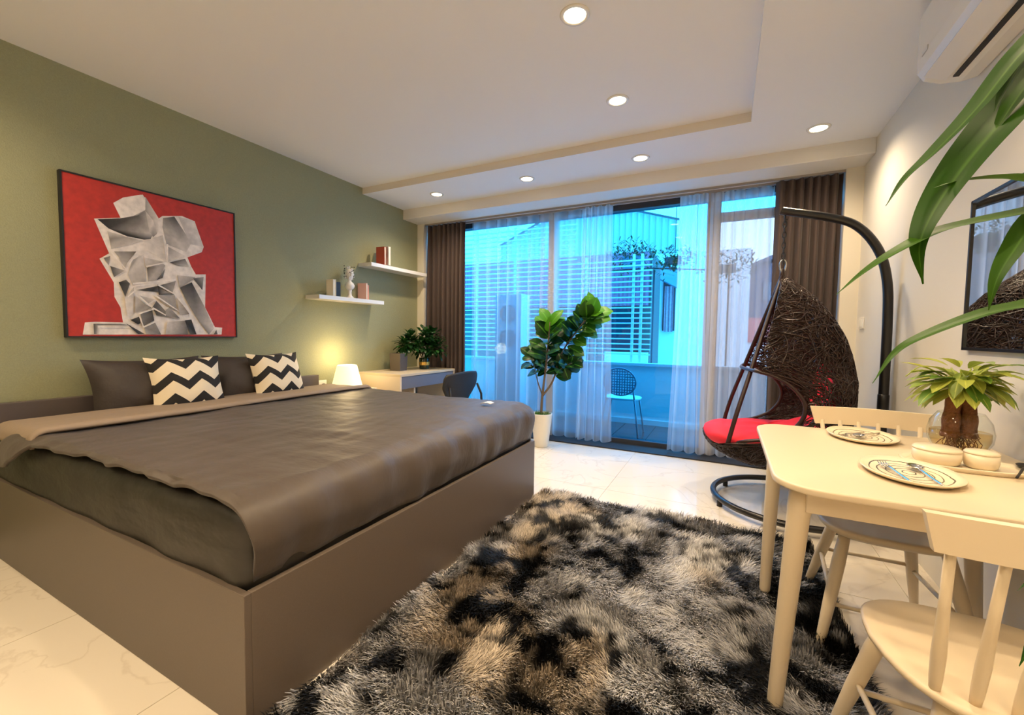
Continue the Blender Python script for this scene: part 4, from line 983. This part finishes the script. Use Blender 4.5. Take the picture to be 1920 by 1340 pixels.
# money tree in a glass vase
vx, vy = .790, 2.155
mv = thing('money_tree', 'small money tree with twin thick brown trunks growing in a round glass vase', 'plant', (vx, vy, TZ))
b = MB(); b.lathe([(.0, .001), (.045, .001), (.070, .018), (.088, .055), (.091, .085), (.083, .125), (.066, .152), (.062, .158)], (vx, vy, TZ), 40)
vo = b.build('glass_bowl', M_glass_clear, mv)
MB().lathe([(.0, .006), (.044, .006), (.068, .022), (.083, .060), (.083, .088), (0, .0885)], (vx, vy, TZ), 32).build('water', glassmat('amber_water', (.90, .78, .55)), mv)
rt_ = MB(); R_ = random.Random(33)
for k in range(60):
    a, r = R_.uniform(0, 2*PI), R_.uniform(.01, .045); p = Vector((vx+r*math.cos(a), vy+r*math.sin(a), TZ+.085)); pts = [p]
    for j in range(5): p = p+Vector((R_.uniform(-.012, .012), R_.uniform(-.012, .012), -.013)); pts.append(p)
    rt_.tube(pts, .0013, 4)
ro = rt_.build('roots', M_bark, mv); ro['kind'] = 'stuff'
for dx_, dy_, ln_ in ((-.026, 0, -.012), (.024, .006, .004), (.0, .03, .0)):
    pts = [(vx+dx_-.006*0, vy+dy_, TZ+.065), (vx+dx_, vy+dy_, TZ+.10), (vx+dx_*.95, vy+dy_, TZ+.16), (vx+dx_*.75, vy+dy_, TZ+.22), (vx+dx_*.5, vy+dy_, TZ+.27)]
    MB().tube(spline(pts, 4), [.020+.006*math.sin(i*1.3)*.3+.008*(1-i/16) for i in range(17)], 14).build('trunk', M_bark, mv)
for k in range(84):
    a = k*2.399+R_.uniform(-.5, .5); e = R_.choice([.0, .15, .3, .5, .65, -.25, -.5, -.1, -.35]); z0 = TZ+.265+R_.uniform(-.02, .05)
    d = Vector((math.cos(a), math.sin(a)*.9, e)); st_ = Vector((vx, vy, z0))+d*R_.uniform(.005, .075)
    L_ = R_.uniform(.09, .14)
    if st_.x+d.x*L_ > XR-.02: L_ *= .6; d.x *= .3
    b = MB(); leaf(b, st_, d+Vector((0, 0, -.05)), (0, 0, 1), L_, R_.uniform(.032, .050), R_.uniform(.3, 1.0), .25, 5, R_.random()**.8, 'oval'); b.build('leaf', M_money, mv)
for k in range(10):
    a = k*2.399; d = Vector((math.cos(a), math.sin(a), 1.0)); MB().tube([(vx, vy, TZ+.26), tuple(Vector((vx, vy, TZ+.26))+d*.06)], .003, 6).build('stalk', M_money, mv)
# two long thin drooping shoots
for pts in ([(vx-.05, vy, 1.06), (vx-.12, vy-.01, 1.10), (vx-.17, vy-.02, 1.06)], ):
    MB().tube(spline(pts, 6), .002, 6).build('stalk', M_money, mv)

# ------------------------------------------------------------------ mirror, switch, air conditioner
mr_ = thing('wall_mirror', 'black framed mirror on the right wall above the table', 'mirror', (XR, 2.10, 1.16))
y0, y1, z0, z1 = 1.62, 2.62, 1.158, 1.815
MB().box(XR-.022, XR, y0, y0+.012, z0, z1).box(XR-.022, XR, y1-.012, y1, z0, z1).box(XR-.022, XR, y0, y1, z0, z0+.012).box(XR-.022, XR, y0, y1, z1-.012, z1).build('frame', M_black, mr_)
MB().box(XR-.016, XR-.002, y0+.012, y1-.012, z0+.012, z1-.012).build('mirror_glass', M_mirror, mr_)
s = thing('light_switch', 'white switch plate on the right wall near the window', 'switch', (XR, 4.31, 1.33))
MB().box(XR-.010, XR, 4.25, 4.37, 1.285, 1.375).build('face_plate', M_plastic, s, bevel=.003)
MB().box(XR-.014, XR-.009, 4.275, 4.345, 1.30, 1.36).build('rocker', M_plastic, s, bevel=.002)
ac = thing('air_conditioner', 'white wall air conditioner high on the right wall, partly out of frame', 'air conditioner', (XR, 2.25, 2.40))
prof = [(XR-.001, 2.385), (XR-.06, 2.375), (XR-.13, 2.382), (XR-.19, 2.407), (XR-.213, 2.442), (XR-.216, 2.50), (XR-.214, 2.70), (XR-.19, 2.715), (XR-.001, 2.715)]
AY0, AY1 = 1.80, 2.695
b = MB(); vs = [(x_, AY0, z_) for x_, z_ in prof]+[(x_, AY1, z_) for x_, z_ in prof]; n = len(prof)
b.add(vs, [tuple(range(n)), tuple(range(n, 2*n))[::-1]]+[(i, i+n, (i+1) % n+n, (i+1) % n) for i in range(n)]).build('body', M_plastic, ac, bevel=.006, seg=3)
MB().obox((XR-.165, (AY0+AY1)/2, 2.3885), (.92, 0, -.38), (0, 1, 0), (.38, 0, .92), .042, .39, .003).build('air_flap', mat('glossy_white_flap', (.82, .82, .84, 1), .06), ac)
MB().obox((XR-.098, (AY0+AY1)/2, 2.3755), (1, 0, -.08), (0, 1, 0), (.08, 0, 1), .010, .38, .003).build('outlet_slot', M_blackm, ac)
MB().obox((XR-.218, AY1-.10, 2.50), (0, 0, 1), (0, 1, 0), (1, 0, 0), .010, .03, .001).build('badge', mat('grey_badge', (.5, .5, .5, 1), .4), ac)

# ------------------------------------------------------------------ foreground blade-leaf plant
bp_ = thing('floor_plant', 'tall plant with long arching green blades, in the right foreground', 'plant', (.72, .72, 0))
MB().lathe([(.10, 0), (.12, .01), (.155, .30), (.16, .32), (.145, .32), (.14, .29), (0, .29)], (.72, .72, 0), 32).build('pot', M_pot, bp_)
MB().tube(spline([(.72, .72, .28), (.71, .73, .8), (.69, .75, 1.3), (.66, .76, 1.62)], 6), [.016]*6+[.013]*6+[.010]*7, 10).build('stem', M_stem, bp_)
def blade(pts, width, tint, label=None, twist=0, upv=(0, 0, 1)):
    P_ = spline(pts, 6); n = len(P_)-1; b = MB(); b.at = []
    for i, p in enumerate(P_):
        t = i/n; d = (P_[min(i+1, n)]-P_[max(i-1, 0)]).normalized()
        if i == 0: s = d.cross(Vector(upv)).normalized()
        else: s = (s-d*s.dot(d)).normalized()
        u2 = s.cross(d).normalized()
        tw = twist*(1-.4*t); s2 = s*math.cos(tw)+u2*math.sin(tw); n2 = s2.cross(d)
        wv = width/2*min(1, .45+t*1.6)*max(.03, (1-t**2.3))
        for a in (-1, -.5, 0, .5, 1):
            b.v.append(tuple(p+s2*wv*a+n2*(.28*wv*abs(a)))); b.at.append((a, t, tint))
    for i in range(n):
        for a in range(4):
            q = i*5+a; b.f.append((q, q+1, q+6, q+5)); b.sm.append(True); b.mi.append(0)
    return b.build('leaf', M_blade, bp_)
blade([(.66, .76, 1.60), (.55, .86, 1.74), (.43, .92, 1.68), (.373, .909, 1.625), (.315, .875, 1.54), (.262, .847, 1.475), (.225, .824, 1.435), (.201, .809, 1.395)], .045, .25, twist=1.05)
blade([(.66, .76, 1.60), (.54, .88, 1.75), (.44, .93, 1.70), (.380, .912, 1.62), (.352, .897, 1.57), (.338, .887, 1.535)], .040, .35, twist=1.1)
blade([(.66, .76, 1.60), (.55, .88, 1.72), (.45, .93, 1.66), (.396, .916, 1.60), (.360, .895, 1.545), (.335, .884, 1.495)], .070, .45, twist=1.2)
blade([(.67, .75, 1.50), (.56, .86, 1.64), (.46, .92, 1.63), (.385, .912, 1.565), (.329, .879, 1.495), (.289, .856, 1.435), (.260, .838, 1.38), (.247, .828, 1.335), (.254, .829, 1.282)], .085, .30, twist=1.05)
blade([(.68, .74, 1.40), (.56, .85, 1.46), (.46, .92, 1.45), (.397, .910, 1.434), (.352, .887, 1.437), (.303, .863, 1.434), (.263, .842, 1.423)], .058, .75, twist=.6)
blade([(.68, .74, 1.38), (.57, .86, 1.44), (.47, .93, 1.41), (.402, .910, 1.391), (.333, .874, 1.375), (.271, .842, 1.358), (.217, .812, 1.328), (.176, .79, 1.298), (.141, .77, 1.265)], .044, .55, twist=.8)
blade([(.68, .74, 1.35), (.57, .85, 1.45), (.47, .92, 1.43), (.405, .908, 1.385), (.370, .890, 1.332), (.350, .878, 1.29), (.341, .871, 1.245)], .050, .60, twist=1.1)
blade([(.69, .74, 1.25), (.57, .85, 1.30), (.47, .92, 1.28), (.404, .902, 1.256), (.338, .869, 1.240), (.263, .829, 1.208), (.222, .806, 1.182), (.193, .789, 1.136)], .036, .60, twist=.8)
blade([(.70, .73, .85), (.58, .84, .93), (.48, .90, .91), (.421, .885, .865), (.393, .872, .836)], .014, .15, twist=.8)
blade([(.70, .73, .78), (.58, .84, .84), (.48, .90, .82), (.425, .885, .775), (.400, .870, .725)], .030, .1, twist=1.2)
blade([(.67, .74, 1.55), (.75, .60, 1.72), (.80, .45, 1.68), (.82, .30, 1.5)], .05, .4, twist=.9)
blade([(.67, .74, 1.58), (.62, .62, 1.74), (.60, .48, 1.72), (.60, .36, 1.58)], .05, .3, twist=.9)
blade([(.69, .74, 1.2), (.80, .68, 1.34), (.87, .60, 1.32), (.90, .50, 1.2)], .05, .4, twist=.9)

# ------------------------------------------------------------------ balcony
bf = struct(MB().box(-4.2, 1.3, 4.90, 5.95, -.16, -.006).build('balcony_floor', M_blackm))
for i in range(-11, 4):
    for j in range(3):
        MB().box(i*.4+.003, (i+1)*.4-.003, 4.905+j*.35, 4.905+(j+1)*.35-.006, -.006, 0).build('tile', M_dark_tile, bf)
pp_ = struct(MB().box(-4.2, 1.3, 5.93, 6.05, -.3, .80).build('wall_balcony', M_parapet))
MB().box(-4.2, 1.3, 5.90, 6.08, .80, .835).build('coping', M_out_white, pp_)
MB().box(-4.2, 1.3, 5.915, 5.93, 0, .07).build('skirting', M_out_white, pp_)
struct(MB().box(-4.35, -4.2, 4.95, 6.05, -.3, 2.95).build('wall_balcony_left', M_out_white))
# balcony chair
bc = thing('balcony_chair', 'pale metal chair with a round perforated back, out on the balcony', 'chair', (-1.12, 5.28, 0))
M_bc = mat('grey_blue_metal', (.30, .36, .42, 1), .4)
cx_, cy_ = -1.12, 5.28
MB().poly([(cx_+.22*math.copysign(abs(math.cos(a))**.7, math.cos(a)), cy_+.20*math.copysign(abs(math.sin(a))**.7, math.sin(a))) for a in [2*PI*k/32 for k in range(32)]], .435, .455).build('seat', M_out_white, bc, bevel=.006)
for sx_, sy_ in ((1, 1), (1, -1), (-1, 1), (-1, -1)):
    MB().tube([(cx_+sx_*.17, cy_+sy_*.15, .44), (cx_+sx_*.23, cy_+sy_*.19, 0)], .011, 8).build('leg', M_bc, bc)
ring = [(cx_+.19*math.cos(2*PI*k/32), cy_-.20-.03*math.sin(2*PI*k/32), .655+.165*math.sin(2*PI*k/32)) for k in range(32)]
MB().tube(ring, .010, 8, closed=True).build('back_hoop', M_bc, bc)
MB().tube([(cx_-.17, cy_-.17, .45), (cx_-.16, cy_-.19, .56)], .010, 8).build('back_post', M_bc, bc); MB().tube([(cx_+.17, cy_-.17, .45), (cx_+.16, cy_-.19, .56)], .010, 8).build('back_post', M_bc, bc)
pf = MB(); g_ = .034
for i in range(-6, 7):
    h = math.sqrt(max(0, .19**2-(i*g_*.9)**2))*.165/.19
    if h > .02: pf.tube([(cx_+i*g_*.9, cy_-.20, .655-h), (cx_+i*g_*.9, cy_-.20, .655+h)], .0065, 4)
for j in range(-5, 6):
    h = math.sqrt(max(0, .165**2-(j*.031)**2))*.19/.165
    if h > .02: pf.tube([(cx_-h, cy_-.20, .655+j*.031), (cx_+h, cy_-.20, .655+j*.031)], .0065, 4)
pf.build('perforated_back', M_bc, bc)
# outdoor unit tower behind the left sheer
cu_ = thing('outdoor_unit', 'tall pale outdoor unit with two round fans, behind the left sheer', 'air conditioner', (-2.80, 5.5, 0))
MB().box(-3.02, -2.60, 5.42, 5.72, 0.0, 1.78).build('casing', M_out_white, cu_, bevel=.01)
for z in (1.50, 1.15):
    MB().tube([(-2.81+.12*math.cos(2*PI*k/28), 5.415, z+.12*math.sin(2*PI*k/28)) for k in range(28)], .008, 6, closed=True).build('fan_ring', M_lam_blue, cu_)
    gg = MB()
    for k in range(5): gg.tube([(-2.81+(.02+.022*k)*math.cos(2*PI*i/20), 5.412, z+(.02+.022*k)*math.sin(2*PI*i/20)) for i in range(20)], .004, 4, closed=True)
    gg.build('fan_grille', M_lam_blue, cu_)

# louvre screen beyond the balcony
lsn = thing('louvre_screen', 'white horizontal slat screen on two posts, beyond the balcony wall', 'screen', (-2.4, 6.5, .85))
for k in range(27):
    z = .92+k*.0775
    x1_ = -1.0 if z < 2.35 else -2.15
    MB().box(-4.3, x1_, 6.48, 6.50, z, z+.020).build('slat', M_louver, lsn)
for x_ in (-4.0, -3.25, -2.62, -2.0, -1.27, -1.15):
    MB().box(x_-.018, x_+.018, 6.50, 6.53, -8, 3.0 if x_ < -2.1 else 2.42).build('post', M_louver, lsn)

# shutter wall behind the screen
sw_ = thing('neighbour_house', 'nearby house with a lilac corrugated shutter and dark window bars', 'building', (-2.6, 7.6, -8))
M_lilac = mat('lilac_corrugated_sheet', (.55, .16, .24, 1), .6)
def corr(x0, x1, y, z0, z1, pitch_, amp, ztop=None):
    n = int((x1-x0)/pitch_*4)
    def f(u, v):
        x_ = x0+(x1-x0)*u; zt_ = z1 if ztop is None else ztop(x_)
        return (x_, y+amp*math.sin(2*PI*(x_-x0)/pitch_), z0+(zt_-z0)*v)
    return MB().grid(f, n, 1, False)
corr(-5.2, -1.18, 7.4, 1.72, 2.62, .07, .012).build('shutter', M_lilac, sw_)
MB().box(-5.3, -1.16, 7.45, 8.5, -8, 2.62).build('wall', mat('grey_blue_render', (.10, .10, .10, 1), .8), sw_)
for x0_, x1_ in ((-1.95, -1.30), (-3.1, -2.1)):
    MB().box(x0_, x1_, 7.38, 7.46, .95, 1.68).build('window', mat('dark_window_void', (.02, .03, .05, 1), .3), sw_)
MB().box(-1.90, -1.17, 7.36, 7.44, .70, .93).build('sill_wall', M_out_white, sw_)

# hanging balcony garden
for nm, cx0, cz0, y_, rad, n, lab in (('trailing_plant', -1.42, 2.50, 6.9, .30, 520, 'dark trailing bush in a blue planter above the slat screen'),
                                     ('trailing_plant', -.78, 2.42, 7.0, .24, 380, 'dark trailing bush right of the planter, by the middle sheer'),
                                     ('trailing_plant', -.03, 2.25, 7.0, .30, 300, 'loose leafy climber behind the right part of the window')):
    pt_ = thing(nm, lab, 'plant', (cx0, y_, cz0-.2), 'dark plants hanging outside')
    R3 = random.Random(int(n)); lb = MB()
    for k in range(n):
        a = R3.uniform(0, 2*PI); r = rad*R3.random()**.6; p = Vector((cx0+1.35*r*math.cos(a), y_+R3.uniform(-.15, .15), cz0+.75*r*math.sin(a)-(.2*R3.random() if R3.random() < .25 else 0)))
        d = Vector((R3.uniform(-1, 1), R3.uniform(-1, .2), R3.uniform(-.6, 1)))
        leaf(lb, p, d, (0, -.3, 1), R3.uniform(.05, .10), R3.uniform(.02, .035), .5, .2, 3, R3.random()**2*.6)
    lf = lb.build('foliage', M_deskleaf, pt_); lf['kind'] = 'stuff'
    if n == 520: MB().box(-1.52, -1.20, 6.85, 7.05, 2.28, 2.47).build('planter', mat('blue_planter', (.12, .30, .45, 1), .5), pt_, bevel=.01)
    else: MB().box(cx0-.12, cx0+.12, y_+.02, y_+.12, cz0-.10, cz0+.02).build('planter', mat('dark_blue_planter', (.06, .12, .18, 1), .5), pt_, bevel=.01)
pg = thing('planter_rack', 'thin rail and wires that carry the plants outside', 'rack', (-1.0, 7.0, 2.2))
for p0, p1 in (((-2.2, 7.0, 2.27), (-1.05, 7.0, 2.27)), ((-1.05, 7.0, 2.27), (.0, 7.02, 2.18))):
    MB().tube([p0, p1], .012, 6).build('rail', M_darkframe, pg)
for x_ in (-2.2, -1.05, .0): MB().tube([(x_, 7.0, -8), (x_, 7.0, 2.25)], .015, 6).build('post', M_darkframe, pg)
for x_ in (-.75, -.45): MB().tube([(x_, 7.0, 2.2), (x_, 7.0, 4.2)], .006, 6).build('wire', M_darkframe, pg)

# corrugated shed far behind
sh = thing('corrugated_shed', 'pale corrugated metal shed with a sloping roof line, behind the plants', 'building', (-3.2, 12, -8))
roofl = lambda x_: interp([(-6.5, 4.0), (-5.0, 4.66), (-2.36, 4.62), (-1.25, 4.26)], x_)
corr(-6.5, -1.25, 12.0, 2.4, 4.6, .16, .05, roofl).build('sheet_wall', mat('pale_green_sheet', (.50, .52, .50, 1), .5), sh)
MB().box(-6.45, -1.3, 12.05, 14, -8, 4.0).build('body', M_out_white, sh)
MB().add([(-6.5, 11.9, 4.02), (-5.0, 11.9, 4.68), (-2.36, 11.9, 4.64), (-1.2, 11.9, 4.27), (-1.2, 11.9, 4.22), (-2.36, 11.9, 4.59), (-5, 11.9, 4.63), (-6.5, 11.9, 3.97)], [(0, 7, 6, 1), (1, 6, 5, 2), (2, 5, 4, 3)]).build('fascia', M_darkframe, sh).modifiers.new('t', 'SOLIDIFY').thickness = .05

wb = thing('white_house', 'white house wall with a small awning over a pink curtained window', 'building', (-1.0, 9, -8))
MB().box(-1.42, .35, 9.0, 11, -8, 2.85).build('wall', M_out_white, wb)
MB().box(-1.16, -.93, 8.96, 9.0, 1.32, 2.35).build('window', M_darkframe, wb)
corr(-1.13, -.96, 8.94, 1.30, 2.20, .06, .012).build('curtain', mat('rose_print_cloth', (.55, .28, .34, 1), .8, var=.5, vscale=30), wb)
MB().add([(-1.25, 9.0, 2.66), (-.90, 9.0, 2.52), (-.88, 8.7, 2.12), (-1.20, 8.7, 2.30)], [(0, 1, 2, 3)]).build('awning', mat('blue_grey_awning', (.10, .20, .28, 1), .6), wb).modifiers.new('t', 'SOLIDIFY').thickness = .03

GB = 'distant buildings beyond the right doors'
gh = thing('gabled_house', 'blue grey gabled house seen through the middle sheer', 'building', (-.55, 14, -8), GB)
MB().add([(-1.2, 13.5, -8), (.3, 13.5, -8), (.3, 13.5, 1.55), (-.25, 13.5, 1.72), (-1.2, 13.5, 2.05), (-1.2, 14.6, -8), (.3, 14.6, -8), (.3, 14.6, 1.55), (-.25, 14.6, 1.72), (-1.2, 14.6, 2.05)], [(0, 1, 2, 3, 4), (9, 8, 7, 6, 5), (1, 6, 7, 2), (2, 7, 8, 3), (3, 8, 9, 4), (4, 9, 5, 0)]).build('wall', mat('slate_blue_render', (.14, .17, .22, 1), .8), gh)
for x_, z_ in ((-.75, 1.2), (-.75, .6), (-.3, .9)): MB().box(x_, x_+.28, 13.46, 13.5, z_, z_+.3).build('window', M_louver, gh)
tw_ = thing('pink_tower_block', 'pale pink apartment block with stacked balconies, seen through the right sheer', 'building', (.3, 15, -8), GB)
M_pk = mat('pale_pink_render', (.26, .19, .21, 1), .8)
MB().box(-.28, .62, 15, 17, -8, 3.9).build('wall', M_pk, tw_)
for k in range(6):
    z_ = -.6+k*.78
    MB().box(-.34, .50, 14.8, 15.0, z_, z_+.10).build('balcony_slab', M_out_white, tw_)
    MB().box(-.20, .05, 14.96, 15.0, z_+.18, z_+.62).build('window', mat('grey_window', (.22, .25, .30, 1), .3), tw_)
    MB().box(.18, .42, 14.96, 15.0, z_+.18, z_+.62).build('window', MATS['grey_window'], tw_)
t2 = thing('grey_roofed_block', 'pale block with a slanting grey roof, right of the pink block', 'building', (1.2, 16, -8), GB)
MB().box(.66, 3.2, 16, 18, -8, 3.6).build('wall', mat('lavender_render', (.17, .17, .23, 1), .8), t2)
MB().add([(.65, 15.8, 3.6), (3.3, 15.8, 4.7), (3.3, 18.2, 4.7), (.65, 18.2, 3.6)], [(0, 1, 2, 3)]).build('roof', mat('grey_roof', (.12, .13, .18, 1), .7), t2).modifiers.new('t', 'SOLIDIFY').thickness = .12
MB().box(1.0, 1.4, 15.95, 16.0, 2.4, 3.0).box(1.0, 1.4, 15.95, 16, 1.2, 1.8).build('window', MATS['grey_window'], t2)
rr3 = thing('red_roof_house', 'low house with a red roof at the bottom of the right view', 'building', (.2, 13, -8), GB)
MB().box(-.35, 1.3, 12.6, 14, -8, 1.15).build('wall', M_out_white, rr3)
MB().add([(-.4, 12.5, 1.15), (1.35, 12.5, 1.15), (1.35, 13.4, 1.75), (-.4, 13.4, 1.75)], [(0, 1, 2, 3)]).build('roof', mat('red_roof', (.60, .12, .10, 1), .7), rr3).modifiers.new('t', 'SOLIDIFY').thickness = .08
struct(MB().box(-60, 60, 6.1, 120, -8.2, -8).build('ground', mat('street_ground', (.3, .3, .3, 1), .9)))

for o in list(bpy.data.objects):
    if 'org_' in o: del o['org_']
